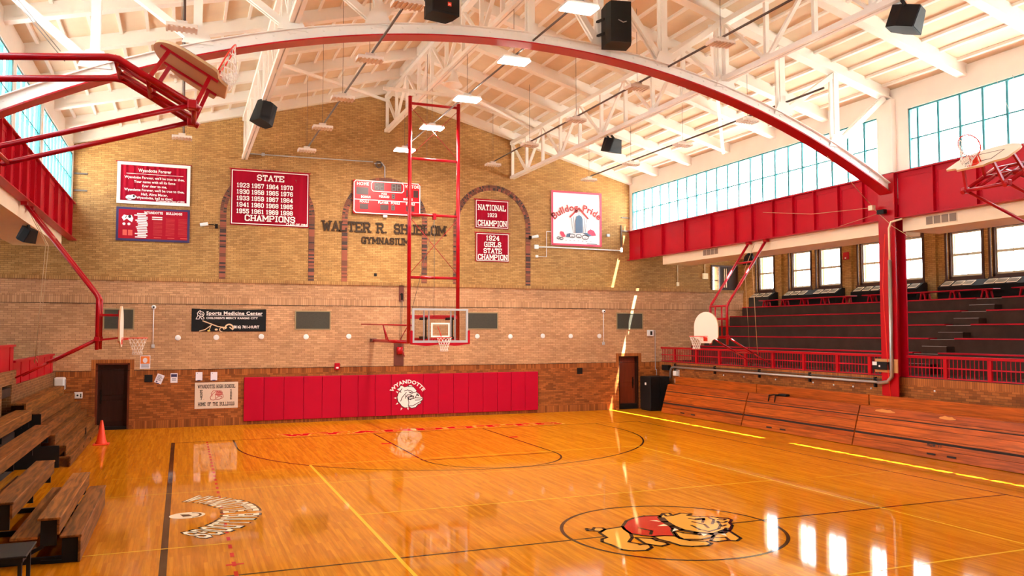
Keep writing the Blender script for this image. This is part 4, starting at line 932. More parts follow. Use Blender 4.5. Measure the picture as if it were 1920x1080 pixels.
for tx, a0, a1 in (('Bulldog', 2.34, 1.56), ('Pride', 1.42, .86)):
    mb = MB(); btext_arc(mb, PU, tx, 8.55, 6.95, 1.60, .30, a0, a1, d=.062, bold=.025); mb.build('arched_lettering', M_INKR, t)
mb = MB(); K_ = .062
mb.mi = 0; mb.stroke(PU, [(8.18, 8.25), (8.62, 8.66), (9.06, 8.22)], .07, K_); mb.mi = 1
mb.prism(PU, [(8.45, 7.55), (8.80, 7.57), (8.80, 8.16), (8.74, 8.30), (8.62, 8.36), (8.50, 8.28), (8.44, 8.1)], .056, K_); mb.mi = 2
for L_ in ([(8.24, 8.22), (8.33, 7.55)], [(8.34, 8.28), (8.40, 7.55)], [(8.99, 8.18), (8.91, 7.55)], [(8.89, 8.24), (8.85, 7.55)], [(8.62, 8.62), (8.62, 8.36)]): mb.stroke(PU, L_, .018, K_)
mb.mi = 3; mb.prism(PU, [(7.68, 7.52), (7.72, 7.60), (7.86, 7.58), (7.96, 7.38), (7.82, 7.34), (7.74, 7.42)], .056, K_); mb.prism(PU, [(9.05, 7.66), (9.18, 7.75), (9.36, 7.68), (9.46, 7.48), (9.25, 7.46), (9.06, 7.56)], .056, K_); mb.mi = 1
mb.prism(PU, [(8.02, 7.50), (8.2, 7.54), (8.16, 7.36), (7.98, 7.36)], .056, K_); mb.prism(PU, [(8.8, 7.56), (9.0, 7.58), (9.24, 7.48), (9.1, 7.42), (8.95, 7.52)], .056, K_)
mb.mi = 2
for cx, cy, r in ((8.28, 7.42, .14), (8.60, 7.42, .13), (8.92, 7.38, .16), (7.62, 7.30, .08), (7.76, 7.28, .08)):
    p = [(cx+r*math.cos(2*PI*i/14), cy+r*.6*math.sin(2*PI*i/14)) for i in range(14)]; mb.stroke(PU, p, .025, K_, closed=True); mb.stroke(PU, [(cx-.05, cy-.03), (cx+.05, cy-.04)], .02, K_)
for i in range(7): mb.stroke(PU, [(7.95+i*.2, 7.2), (8.02+i*.2, 7.21)], .012, K_)
mb.stroke(PU, [(9.0, 7.10), (9.5, 7.09)], .02, K_); mb.build('doghouse_drawing', [M_INKR, M_BLUEG, M_INK, M_PINK], t)
# record board
t = thing('record_board', 'red board with navy frame and rows of white name plates below song banner', 'board', PU(-8.57, 6.5, .02))
mb = MB(); mb.brect(PU, -9.80, -7.35, 6.49, 7.70, 0.0, .05); mb.build('frame', M_NAVY, t)
mb = MB(); mb.brect(PU, -9.72, -7.43, 6.57, 7.62, .05, .058); mb.build('panel', mat('board_red', (160, 0, 30), 0.6, spec=0.2), t)
for tx, cx, w in (('WYANDOTTE', -8.58, .62), ('BULLDOGS', -7.88, .54)):
    mb = MB(); btext(mb, PU, tx, cx, 7.49, .085, w, d=.064, bold=.04); mb.build('heading', M_WTXT, t)
for i in range(15):
    mb = MB(); o_ = (.0, -.09, .02, .02, -.05, .0, .04, .03, -.03, .0, .02, .03, -.06, .03, -.05)[i]; mb.brect(PU, -9.12+o_, -8.78+o_*.5, 7.46-i*.0605, 7.50-i*.0605, .058, .066); mb.build('name_plate', M_WTXT, t)
for i in range(2):
    mb = MB(); mb.brect(PU, -8.62, -8.28, 7.35-i*.07, 7.39-i*.07, .058, .066); mb.build('name_plate', M_WTXT, t)
mb = MB(); mb.mi = 0; mb.flat(PU, [(-9.62, 7.32), (-9.55, 7.42), (-9.42, 7.40), (-9.30, 7.42), (-9.24, 7.30), (-9.28, 7.16), (-9.38, 7.22), (-9.45, 7.28), (-9.55, 7.20)], .062); mb.ell(PU, -9.54, 7.09, .05, .05, .062, 10); mb.ell(PU, -9.38, 7.09, .05, .05, .062, 10); mb.mi = 1; mb.ell(PU, -9.36, 7.36, .05, .06, .064, 10); mb.stroke(PU, [(-9.5, 7.3), (-9.46, 7.38)], .02, .064); mb.build('bulldog_motif', [M_WTXT, M_INK], t)
mb = MB()
for u in (-9.58, -9.40): mb.rect(PU, u, u+.14, 6.68, 6.88, .061)
for r in range(14):
    for c in range(3): mb.rect(PU, -8.58+c*.42, -8.28+c*.42, 6.72+r*.047, 6.726+r*.047, .061)
for u in (-8.55, -8.1, -7.66): mb.rect(PU, u, u+.24, 6.62, 6.64, .062)
mb.build('ruled_lines', mat('board_line', (216, 84, 70), .6), t)
# scoreboard
t = thing('scoreboard', 'red electric scoreboard with white edges and dark number windows over the middle arch', 'scoreboard', PU(0, 7.9, .1))
SB0, SB1, ZB0, ZB1 = -1.36, 1.38, 7.90, 9.25
mb = MB(); mb.box(SB0, SB1, WALLU-.16, WALLU-.02, ZB0, ZB1, .05, 3); mb.build('cabinet', M_SCORE, t)
PS = Pl((0, WALLU-.161, 0)); mb = MB()
def rr(mb, u0, u1, v0, v1, w, d):
    r = .08; p = [(u1-r, v0), (u1, v0+r), (u1, v1-r), (u1-r, v1), (u0+r, v1), (u0, v1-r), (u0, v0+r), (u0+r, v0)]; mb.stroke(PS, p, w, d, closed=True, ext=.2)
rr(mb, SB0+.03, SB1-.03, ZB0+.03, ZB1-.03, .035, .004); mb.stroke(PS, [(SB0+.03, 8.46), (SB1-.03, 8.46)], .03, .004); rr(mb, -.64, .68, 8.82, 9.21, .03, .005)
mb.build('white_striping', M_WTXT, t)
def T_(tx, u, v, h, w):
    mb = MB(); btext(mb, PS, tx, u, v, h, w, d=.006, bold=.03); mb.build('lettering', M_WTXT, t)
T_('HOME', -.98, 9.03, .13, .48); T_('VISITOR', 1.02, 9.03, .13, .60); T_('BONUS', -.86, 8.53, .09, .38); T_('BONUS', .86, 8.53, .09, .38); T_('POSS', -.12, 8.70, .07, .22); T_('PERIOD', -.12, 8.58, .09, .42)
T_('FOULS', -.92, 8.34, .09, .36); T_('PLAYER', -.15, 8.34, .09, .42); T_('FOULS', .34, 8.34, .09, .36); T_('FOULS', .96, 8.34, .09, .36)
for u0, u1, v0, v1, nd in ((-1.24, -.76, 8.66, 8.95, 0), (-.52, -.12, 8.86, 9.17, 2), (.16, .58, 8.86, 9.17, 2), (.78, 1.0, 8.66, 8.95, 0), (1.08, 1.28, 8.66, 8.95, 0), (.18, .32, 8.54, 8.76, 1), (-1.10, -.76, 8.08, 8.30, 0), (-.28, .06, 8.08, 8.30, 0), (.16, .32, 8.08, 8.30, 1), (.78, 1.12, 8.08, 8.30, 0)):
    mb = MB(); mb.brect(PS, u0, u1, v0, v1, 0, .006); w = mb.build('digit_window', mat('dark_display', (66, 30, 26), .4), t)
    if nd:
        mb = MB()
        for k in range(nd):
            a = u0+(u1-u0)*(k+.18)/nd; b = u0+(u1-u0)*(k+.82)/nd; m_ = (v0+v1)/2
            mb.stroke(PS, [(a, v0+.03), (b, v0+.03), (b, v1-.03), (a, v1-.03)], .028, .009, closed=True); mb.stroke(PS, [(a, m_), (b, m_)], .028, .009)
        mb.build('digit_segments', mat('unlit_digit', (104, 96, 92), .5), w)
mb = MB(); mb.box(-.14, .02, WALLU-.12, WALLU-.05, 7.80, 7.90); mb.build('cable_box', M_WP, t)
# bronze letters
for tx, u0, u1, v, h, lb in (('WALTER R. SHUBLOM', -2.53, 2.49, 7.16, .42, 'raised dark bronze capitals of the long name line below the scoreboard'), ('GYMNASIUM', -.99, .94, 6.72, .28, 'raised dark bronze word under the long name line, reading gymnasium')):
    t = thing('wall_lettering', lb, 'lettering', PU((u0+u1)/2, v, 0)); x = u0; s_ = h/7.2; W_ = slabw(tx); sx = (u1-u0)/(W_+1.2)
    x = (u0+u1)/2-W_*sx/2
    for ch in tx:
        if ch != ' ':
            mb = MB(); glyph(mb, PU, ch, lambda a, b, x=x: (x+a*sx, v+.6*s_+b*s_), 1.25, .012, .045); mb.build('letter', M_LETTER, t)
        x += (GL[ch][0]+2)*sx
# clinic banner on the lower wall
t = thing('clinic_banner', 'black vinyl sponsor banner with white lettering and sports gear on the lower wall', 'banner', PF(-6.0, 3.23, .02))
mb = MB(); cloth(mb, PF, -7.24, -4.79, 3.235, 4.02, .006, 2, .02, .03); mb.build('vinyl_sheet', M_BLACK, t)
for tx, cx, v, h, w in (('Sports Medicine Center', -5.84, 3.815, .115, 1.86), ("CHILDREN'S MERCY KANSAS CITY", -5.92, 3.665, .068, 1.70), ('(816) 701-HURT', -5.46, 3.345, .095, .88)):
    mb = MB(); btext(mb, PF, tx, cx, v, h, w, d=.04, bold=.03); mb.build('lettering', M_WTXT, t)
mb = MB(); mb.rect(PF, -6.77, -4.92, 3.775, 3.787, .04); mb.build('rule_line', M_WTXT, t)
mb = MB(); q = Pl((-7.10, WALLF, 3.66)); S_ = lambda L_: mb.stroke(q, L_, .022, .04)
for L_ in ([(0, 0), (.06, .12), (.04, .2), (.08, .26), (.13, .29), (.17, .25), (.22, .24), (.26, .18), (.24, .12), (.20, .10), (.26, .04), (.25, 0), (.18, .0), (.16, .05), (.12, .08), (.10, .0), (0, 0)], [(.10, .20), (.14, .16), (.20, .18), (.23, .14)], [(.06, .12), (.14, .10), (.20, .10)]): S_(L_)
p = [(.115+.035*math.cos(a), .235+.035*math.sin(a)) for a in [2*PI*i/10 for i in range(10)]]; mb.stroke(q, p, .014, .042, closed=True); mb.build('line_figure', M_WTXT, t)
mb = MB(); mb.mi = 0; mb.stroke(PF, [(-6.88, 3.60), (-6.4, 3.41), (-6.1, 3.36)], .035, .04); mb.stroke(PF, [(-6.98, 3.25), (-6.8, 3.30), (-6.6, 3.45)], .028, .04); mb.stroke(PF, [(-6.62, 3.42), (-6.66, 3.30)], .02, .04)
mb.arc(PF, -6.02, 3.35, .13, .05, .041, -.2, 3.4, 16); mb.arc(PF, -6.26, 3.30, .07, .03, .041, 0, 5, 14); mb.stroke(PF, [(-6.0, 3.38), (-5.9, 3.30)], .04, .041); mb.ell(PF, -6.44, 3.30, .05, .035, .041, 12); mb.mi = 1; mb.ell(PF, -6.68, 3.26, .05, .03, .041, 12); mb.mi = 2; mb.ell(PF, -6.75, 3.40, .12, .09, .039, 16); mb.ell(PF, -6.45, 3.46, .16, .09, .039, 16); mb.ell(PF, -6.2, 3.31, .1, .06, .0385, 14); mb.build('sports_gear_picture', [mat('gear_cream', (226, 190, 150), .6), mat('gear_yellow', (220, 200, 90), .6), M_DARK], t)
# school sign
t = thing('school_sign', 'cream rectangular school sign with black lettering and a red bulldog, left of the wall pad', 'sign', PF(-6.39, .6, .01))
mb = MB(); mb.brect(PF, -7.09, -5.69, .60, 1.49, 0, .03); mb.build('panel', mat('sign_cream', (222, 198, 176), .6), t)
for tx, v, w in (('WYANDOTTE HIGH SCHOOL', 1.29, 1.22), ('HOME OF THE BULLDOGS', .69, 1.18)):
    mb = MB(); slab(mb, PF, tx, -6.39, v, .125, w, d=.034, th=1.1); mb.build('lettering', M_INK, t)
mb = MB()
for i, ch in enumerate('EST'): slab(mb, PF, ch, -6.88, 1.14-i*.115, .105, .075, d=.034, th=1.2)
slab(mb, PF, '.', -6.80, .91, .105, .02, d=.034); mb.build('side_lettering', M_INK, t); mb = MB()
for i, ch in enumerate('1886'): slab(mb, PF, ch, -5.92, 1.16-i*.09, .085, .055, d=.034, th=1.2)
mb.build('side_lettering', M_INK, t)
mb = MB(); s_ = .00135
T2 = lambda pts: [(-6.39+(a-800)*s_, 1.045-(b-610)*s_) for a, b in pts]; PO = PF
mb.mi = 1; mb.flat(PO, T2([(790, 500), (880, 500), (930, 540), (940, 600), (850, 640), (770, 600)]), .033); mb.mi = 0
for L_ in ([(720, 490), (670, 560), (680, 600), (645, 660), (660, 710), (720, 730), (780, 705), (850, 715), (930, 690), (960, 660), (955, 600), (930, 570), (940, 540), (910, 500), (800, 495), (720, 490)], [(780, 510), (700, 580), (690, 640)], [(770, 600), (780, 690), (830, 650), (930, 640)], [(800, 500), (850, 540), (930, 550)], [(760, 580), (830, 600), (930, 600)], [(860, 510), (900, 520)], [(930, 640), (900, 690)]): mb.stroke(PO, T2(L_), .016, .034)
mb.build('bulldog_drawing', [M_INKR, mat('soft_red', (206, 120, 108), .7)], t)
# wall pad
t = thing('wall_pad', 'long red padded wall mat with a white bulldog emblem under the main hoop', 'wall pad', (.08, WALLF-.08, .12))
PADX0, PADX1 = -5.50, 5.66; nP = 17; xs_ = [PADX0]
wl = [.70, .70, .70, .68, .68, .66, .66, .62, 1.26, .62, .62, .62, .62, .62, .60, .62, .58]; sc_ = (PADX1-PADX0)/sum(wl)
for w in wl: xs_.append(xs_[-1]+w*sc_)
for i in range(len(wl)):
    mb = MB(); mb.box(xs_[i]+.003, xs_[i+1]-.003, WALLF-.075, WALLF, .12, 1.64, .018, 2); mb.build('pad_section', M_PAD, t)
PP = Pl((0, WALLF-.0755, 0)); ex = (xs_[8]+xs_[9])/2
mb = MB(); bulldog_head(mb, PP, ex+.02, .83, .00187, .003, 0, 1); mb.mi = 0
btext_arc(mb, PP, 'WYANDOTTE', ex+.01, .62, .68, .135, 2.58, .56, d=.004, bold=.035); mb.build('bulldog_emblem', [M_WTXT, M_INK], t)

# ================================================================== STANDS
def stand(s, label, aisle):
    t = thing('tiered_stand', label, 'stand', (s*14, -6, 1.9), 'concrete stands')
    X = [11.56, 12.9, 13.57, 14.25, 14.92, 15.6, WX-.005]; Z = [2.0, 2.58, 3.0, 3.42, 3.85, 4.26]
    y0, y1 = (BACK+.01, WALLF-.01)
    for i in range(6):
        mb = MB()
        for a, b in (((y0, aisle[0]), (aisle[1], y1)) if (aisle and i > 0) else ((y0, y1),)):
            xa = X[i]; mb.box(s*xa, s*X[i+1], a, b, 1.6, Z[i])
        if aisle and i > 0:
            mb.box(s*(X[i]+.0), s*(X[i+1]), aisle[0], aisle[1], 1.6, Z[i]-.012)
        mb.build('tier', M_CONC, t)
        if i > 0:
            for a, b in (((y0, aisle[0]-.02), (aisle[1]+.02, y1-.05)) if aisle else ((y0, y1-.05),)):
                mb = MB(); mb.box(s*(X[i]-.03), s*(X[i]+.32), a, b, Z[i]+.002, Z[i]+.045); mb.build('seat_board', M_RED, t)
            if aisle:
                mb = MB(); zz = (Z[i-1]+Z[i])/2; mb.box(s*(X[i]-.33), s*X[i], aisle[0], aisle[1], Z[i-1], zz); mb.build('aisle_step', M_CONC, t)
                mb = MB(); mb.box(s*(X[i]-.34), s*(X[i]-.30), aisle[0], aisle[1], zz, zz+.012); mb.box(s*X[i], s*(X[i]+.04), aisle[0], aisle[1], Z[i]-.01, Z[i]+.004); mb.build('step_nosing', M_STEEL, t)
    return t
stand(1, 'dark concrete seating tiers with red edged boards below the right windows', (-8.35, -7.5))
stand(-1, 'dark concrete seating tiers behind the solid red panels on the left', None)
mb = MB(); mb.box(G+.12, 11.55, BACK, WALLF, 1.80, 1.96); mb.build('trim_7', M_CONC, kind='structure')
mb = MB(); mb.box(-11.55, -G-.12, BACK, WALLF, 1.70, 1.90); mb.build('trim_8', M_CONC, kind='structure')
# benches on the top walk
def bench(y0, y1, label):
    t = thing('long_bench', label, 'bench', (16.25, (y0+y1)/2, 4.26), 'red benches on the top walk')
    mb = MB(); mb.box(16.08, 16.42, y0, y1, 4.56, 4.60, .01, 1); mb.build('seat', M_RED, t)
    n = max(3, round((y1-y0)/1.15)); st = (y1-y0-.7)/(n-1)
    for i in range(n):
        y = y0+.35+i*st; mb = MB()
        for x in (16.14, 16.36): mb.beam((x, y-.13, 4.265), (x, y-.05, 4.56), .05, .04); mb.beam((x, y+.13, 4.265), (x, y+.05, 4.56), .05, .04)
        mb.box(16.12, 16.38, y-.09, y+.09, 4.53, 4.56); mb.build('leg', M_RED, t)
bench(-1.75, 3.65, 'long red bench on the top walk, left of the red column')
bench(-7.7, -2.3, 'long red bench on the top walk, right of the red column')
bench(-13.6, -8.3, 'long red bench on the top walk at the right edge, beyond the aisle steps')
def heater(y0, y1, gr, label):
    t = thing('unit_heater', label, 'heater', (16.95, (y0+y1)/2, 4.26), 'dark heater cabinets under the windows')
    PXZ = Pl((0, y1, 0), (1, 0, 0), (0, 0, 1)); mb = MB()
    mb.prism(PXZ, [(16.72, 4.36), (17.24, 4.36), (17.24, 4.98), (17.08, 4.98), (16.72, 4.76)], 0, y1-y0); mb.build('cabinet', M_DARK, t)
    PG_ = Pl((16.72, 0, 4.76), (0, -1, 0), Vector((.36, 0, .22)).normalized())
    for y in gr:
        mb = MB(); mb.brect(PG_, -y-.17, -y+.17, .06, .36, .0, .012); g = mb.build('top_grille', M_SASH, t)
        mb = MB()
        for i in range(5): mb.brect(PG_, -y-.14+i*.06, -y-.105+i*.06, .10, .32, .012, .016)
        mb.build('grille_slot', M_DARK, g)
    for y in (y0+.12, y1-.12):
        mb = MB(); mb.box(16.78, 17.18, y-.04, y+.04, 4.26, 4.36); mb.build('foot', M_DARK, t)
heater(3.75, 5.15, (4.95, 4.5, 4.05), 'single dark heater cabinet under the farthest right window')
heater(-.28, 2.88, (2.65, 2.2, 1.75, .85, .4, -.02), 'long dark heater cabinet under the second and third right windows')
heater(-4.22, -1.10, (-1.35, -1.8, -2.25, -3.1, -3.5, -3.95), 'long dark heater cabinet partly behind the red column')
heater(-8.3, -5.10, (-5.35, -5.8, -6.2, -7.0, -7.4, -7.8), 'long dark heater cabinet right of the red column, under two windows')
# railing of the balcony
def railing(y0, y1, posts, label):
    x = G+.18; t = thing('balcony_railing', label, 'railing', (x, (y0+y1)/2, 1.96), 'red balcony railings')
    mb = MB(); mb.box(x-.05, x+.05, y0, y1, 2.50, 2.58, .012, 1); mb.build('top_rail', M_REDT, t)
    mb = MB(); mb.box(x-.012, x+.012, y0, y1, 2.24, 2.275); mb.build('middle_rail', M_RED, t)
    mb = MB(); mb.box(x-.02, x+.02, y0, y1, 1.97, 2.0); mb.build('bottom_rail', M_RED, t)
    for y in posts:
        mb = MB(); mb.box(x-.035, x+.035, y-.055, y+.055, 1.955, 2.50); mb.build('post', M_REDT, t)
    n = int((y1-y0)/.125); mb = MB(); yb = y1-.09; mb.box(x-.008, x+.008, yb-.008, yb+.008, 2.0, 2.50)
    b0 = mb.build('baluster', M_RED, t); 
    for i in range(1, n):
        y = y1-.09-i*.125
        if y < y0+.05: break
        if any(abs(y-p) < .07 for p in posts): continue
        b = b0.copy(); COL.objects.link(b); b.location = b0.location + Vector((0, -i*.125, 0))
railing(-8.05, 4.12, [3.1, 1.55, .05, -1.5, -3.0, -4.5, -6.0, -7.3], 'red barred balcony railing from the far wall to the red column')
railing(-17.5, -8.67, [-9.9, -11.2, -12.6, -14.0, -15.4], 'red barred balcony railing on the near side of the red column')
def panelrail(y0, y1, z0, z1, label):
    t = thing('solid_railing', label, 'railing', (-G-.2, (y0+y1)/2, z0), 'solid red balcony panels')
    mb = MB(); mb.box(-G-.25, -G-.17, y0, y1, z0, z1-.05); mb.build('sheet', M_RED, t)
    mb = MB(); mb.box(-G-.29, -G-.12, y0, y1, z1-.05, z1); mb.build('cap_rail', M_RED, t)
    y = y1-.5
    while y > y0: 
        mb = MB(); mb.box(-G-.17, -G-.155, y-.02, y+.02, z0, z1-.05); mb.build('seam_strip', M_RED, t); y -= 1.3
panelrail(-2.6, 4.12, 1.93, 2.52, 'lower solid red balcony panel on the left, nearer the far wall')
panelrail(-14.0, -2.62, 2.30, 2.92, 'raised solid red balcony panel at the left edge of the picture')

# ---- wooden bleachers, right side (pushed shut)
def closed_section(y0, y1, label, marks, worn):
    t = thing('wooden_bleacher', label, 'bleacher', (10.7, (y0+y1)/2, 0), 'wooden bleachers')
    hs = [0.015, .235, .47, .70, .915, 1.12]
    for i in range(5):
        xf = 10.26+.068*i; xt = xf+.058; za, zb = hs[i]+(.004 if i else 0), hs[i+1]-.005; ya, yb = y0+.012, y1-.012; mb = MB(); mb.hexa([(xf, ya, za), (xf+.05, ya, za), (xf+.05, yb, za), (xf, yb, za), (xt, ya, zb), (xt+.05, ya, zb), (xt+.05, yb, zb), (xt, yb, zb)]); mb.recalc = True
        mb.build('riser_board', M_BLEACH, t)
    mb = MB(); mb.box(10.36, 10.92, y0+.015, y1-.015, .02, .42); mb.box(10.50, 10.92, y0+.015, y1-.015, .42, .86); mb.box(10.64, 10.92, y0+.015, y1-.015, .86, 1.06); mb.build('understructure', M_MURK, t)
    mb = MB(); mb.box(10.60, 10.92, y0+.012, y1-.012, 1.085, 1.122); mb.build('seat_board', M_BLEACH, t)
    mb = MB(); mb.box(10.93, 10.965, y0+.01, y1-.01, .9, 1.42, .006, 1); mb.box(10.965, 11.02, y0+.01, y1-.01, 1.38, 1.42); mb.build('back_row_board', M_BLEACH, t)
    for y in marks:
        mb = MB(); xx = 10.26 if True else 0; mb.box(xx-.006, xx+.002, y-.13, y+.13, .10, .145); mb.build('pull_slot', M_MURK, t)
    for y, w in worn:
        mb = MB(); PW = Pl((10.26+.068*4+.026, 0, 0), (0, -1, 0)); n = 14
        mb.flat(PW, [(-y+w*math.cos(2*PI*i/n)*(1+.15*math.sin(5*i)), 1.04+.045*math.sin(2*PI*i/n)*(1+.3*math.cos(3*i))) for i in range(n)], .002); mb.build('worn_patch', mat('worn_varnish', (206, 132, 62), .5), t)
    return t
closed_section(-2.64, 2.42, 'closed wooden bleacher section on the right, nearest the black cabinet', (.9, .2), ())
closed_section(-7.66, -2.66, 'closed wooden bleacher section on the right, middle one in front of the red column', (-4.1, -4.75, ), ())
t = closed_section(-13.6, -7.68, 'closed wooden bleacher section on the right with row lettering, nearest the camera', (-10.35, -10.95), ((-8.6, .35), (-10.6, .25)))
mb = MB(); slab(mb, Pl((10.26+.068+.01, 0, 0), (0, -1, 0)), 'ROW 11', 10.40, .30, .11, .44, d=.018, serif=False, th=1.3); mb.build('row_lettering', M_INK, t)
# a dark strap and cap left on the bleacher
t = thing('dark_strap', 'dark strap draped over the top board of the middle right bleacher section', 'strap', (10.75, -4.0, 1.12))
mb = MB(); mb.tube([(10.535, -3.75, .93), (10.54, -3.78, 1.13), (10.7, -3.85, 1.15), (10.8, -4.1, 1.15)], .02, 6); mb.tube([(10.535, -4.05, .9), (10.54, -4.08, 1.13), (10.72, -4.1, 1.15)], .018, 6); mb.build('strap_loop', M_BLACK, t)
mb = MB(); mb.box(10.66, 10.84, -4.45, -4.05, 1.127, 1.20, .03); mb.build('pouch', M_BLACK, t)

# ---- wooden bleachers, left side (partly pulled out)
t = thing('wooden_bleacher', 'half opened worn wooden bleacher at bottom left, its rows stepping up', 'bleacher', (-9.6, -10.8, 0), 'wooden bleachers')
ROWL = [(-8.80, .0, .385, -12.80, -8.80, .27), (-9.07, .40, .645, -12.80, -8.80, .28), (-9.65, .66, .90, -12.80, -8.80, .30), (-10.24, .90, 1.145, -15.5, -4.75, .32), (-10.78, 1.15, 1.40, -15.5, -3.7, .34)]
for xf, z0, z1, y0, y1, dp in ROWL:
    mb = MB(); mb.box(xf-.035, xf, y0, y1, z0+.005, z1-.036, .006, 1); mb.build('riser_board', M_BLEACHL, t)
    mb = MB(); mb.box(xf-dp, xf+.012, y0, y1, z1-.035, z1, .008, 1); mb.build('seat_board', M_BLEACHL, t)
for xf, z, y0, y1, dp in ((-9.34, .40, -12.8, -8.8, .34), (-9.95, .65, -12.8, -8.8, .30), (-10.56, .90, -15.5, -4.75, .24)):
    mb = MB(); mb.box(xf-dp, xf, y0, y1, z-.04, z, .006, 1); mb.build('foot_board', M_BLEACHL, t)
for xf, z0, z1, y0, y1, dp in ROWL:
    for y in ([y0+.06, (y0+y1)/2, y1-.10] if y1-y0 < 5 else [y1-.10, -6.9, -8.9, -10.9, -12.9]):
        mb = MB(); mb.box(xf-.24, xf-.04, y-.02, y+.02, max(z0-.15, 0.0), z1-.036); mb.beam((xf-.20, y, max(z0-.15, .02)), (xf-.50, y, max(z0-.3, .03)), .035, .05); mb.build('steel_bracket', M_BLACK, t)
for y in (-12.7, -10.8, -8.95):
    mb = MB(); mb.box(-11.1, -8.9, y-.03, y+.03, 0.01, .09); mb.build('sliding_rail', M_BLACK, t)
mb = MB(); mb.box(-11.22, -11.12, -15.5, -3.7, 0, 1.36); mb.build('back_frame', M_MURK, t)
t = thing('wooden_bleacher', 'closed worn wooden bleacher section on the left beside the dark door', 'bleacher', (-10.4, 0, 0), 'wooden bleachers')
for i in range(5):
    xf = -9.95-.10*i if i < 2 else -10.12-.17*(i-1); z0, z1 = .26*i+.01, .26*(i+1)
    mb = MB(); mb.box(xf-.04, xf, -3.6, 3.45-.05*i, z0+.004, z1-.004, .006, 1); mb.box(xf-.26, xf-.04, -3.6, 3.45-.05*i, z1-.042, z1-.004); mb.build('riser_board', M_BLEACHL, t)
mb = MB(); mb.box(-11.24, -10.92, -3.6, 3.2, 1.50, 1.545); mb.box(-10.96, -10.92, -3.6, 3.2, 1.28, 1.50); mb.build('back_row_board', M_BLEACHL, t)
mb = MB(); mb.box(-11.2, -10.2, -3.62, -3.56, 0, .52); mb.box(-11.2, -10.6, -3.62, -3.56, .52, 1.28); mb.build('end_panel', M_BLACK, t)
mb = MB(); mb.box(-9.956, -9.945, -.9, -.72, .10, .16); mb.box(-9.956, -9.945, .9, 1.08, .10, .16); mb.build('pull_slot', M_MURK, t)
mb = MB(); mb.box(-10.08, -10.035, .5, .72, .30, .48); mb.build('latch_plate', M_BLACK, t)
# black table at the lower left corner
t = thing('black_table', 'corner of a small black table at the bottom left edge of the picture', 'table', (-9.5, -15.2, 0))
mb = MB(); mb.box(-10.1, -9.06, -15.56, -14.86, .775, .80, .008, 1); mb.build('tabletop', M_BLACK, t)
mb = MB(); mb.box(-10.06, -9.10, -15.52, -14.90, .72, .775); mb.build('apron', M_BLACK, t)
for x in (-9.13, -10.03):
    for y in (-14.93, -15.49):
        mb = MB(); mb.box(x-.02, x+.02, y-.02, y+.02, 0, .72); mb.build('leg', M_BLACK, t)
# traffic cone
t = thing('traffic_cone', 'orange traffic cone on the floor beside the dark left door', 'cone', (-9.62, .42, 0))
mb = MB(); mb.box(-9.83, -9.41, .21, .63, 0, .035, .012, 1); mb.build('base', M_CONE, t)
mb = MB(); mb.lathe((-9.62, .42, .035), [(.165, 0), (.155, .02), (.12, .12), (.04, .62), (.03, .66), (.022, .66)], 24); mb.build('cone_body', M_CONE, t)

# ================================================================== SMALL THINGS ON AND BY THE WALLS
def onwall(name, label, cat, pl, u0, u1, v0, v1, d0, d1, m, group=None, bev=0):
    mb = MB(); mb.brect(pl, u0, u1, v0, v1, d0, d1); o = mb.build(name, m); return tag(o, label, cat, group)
WHERE = ['leftmost, between the left door and the clinic banner', 'below the left half of the clinic banner', 'below the right end of the clinic banner', 'left of the pulley board', 'just left of the main glass backboard',
         'just right of the main glass backboard', 'second to the right of the glass backboard', 'third to the right of the glass backboard', 'fourth to the right of the glass backboard', 'rightmost, beside the right camera pole']
for (x, z), wh in zip(((-7.66, 3.02), (-6.43, 3.03), (-4.94, 3.05), (-3.40, 3.04), (-1.87, 3.05), (3.11, 3.04), (4.49, 3.03), (5.89, 3.05), (7.13, 3.04), (8.44, 3.04)), WHERE):
    mb = MB(); mb.lathe((x, WALLF, z), [(.095, 0), (.095, .012), (.08, .02), (.02, .02)], 20, (0, -1, 0)); o = mb.build('wall_disc', M_WP); tag(o, 'round white disc on the brick, ' + wh, 'wall plate', 'white discs along the wall')
for x0, x1, z0, z1, lb in ((-9.92, -9.06, 3.33, 3.96, 'dark mesh vent behind the lowered left hoop'), (-3.76, -2.57, 3.33, 3.94, 'dark mesh vent between the clinic banner and the main hoop'), (2.71, 3.93, 3.35, 3.94, 'dark mesh vent right of the glass backboard'), (9.28, 10.47, 3.35, 3.97, 'dark mesh vent crossed by the sun streak above the right door')):
    t = thing('wall_vent', lb, 'vent', PF((x0+x1)/2, z0, .02), 'dark vents in the lower wall')
    mb = MB(); mb.brect(PF, x0, x1, z0, z1, 0, .012); mb.build('mesh', M_VENT, t)
    mb = MB()
    for q in ((x0-.04, x1+.04, z0-.04, z0), (x0-.04, x1+.04, z1, z1+.04), (x0-.04, x0, z0, z1), (x1, x1+.04, z0, z1)): mb.brect(PF, *q, 0, .02)
    mb.build('frame', mat('vent_frame', (150, 128, 92), .6), t)
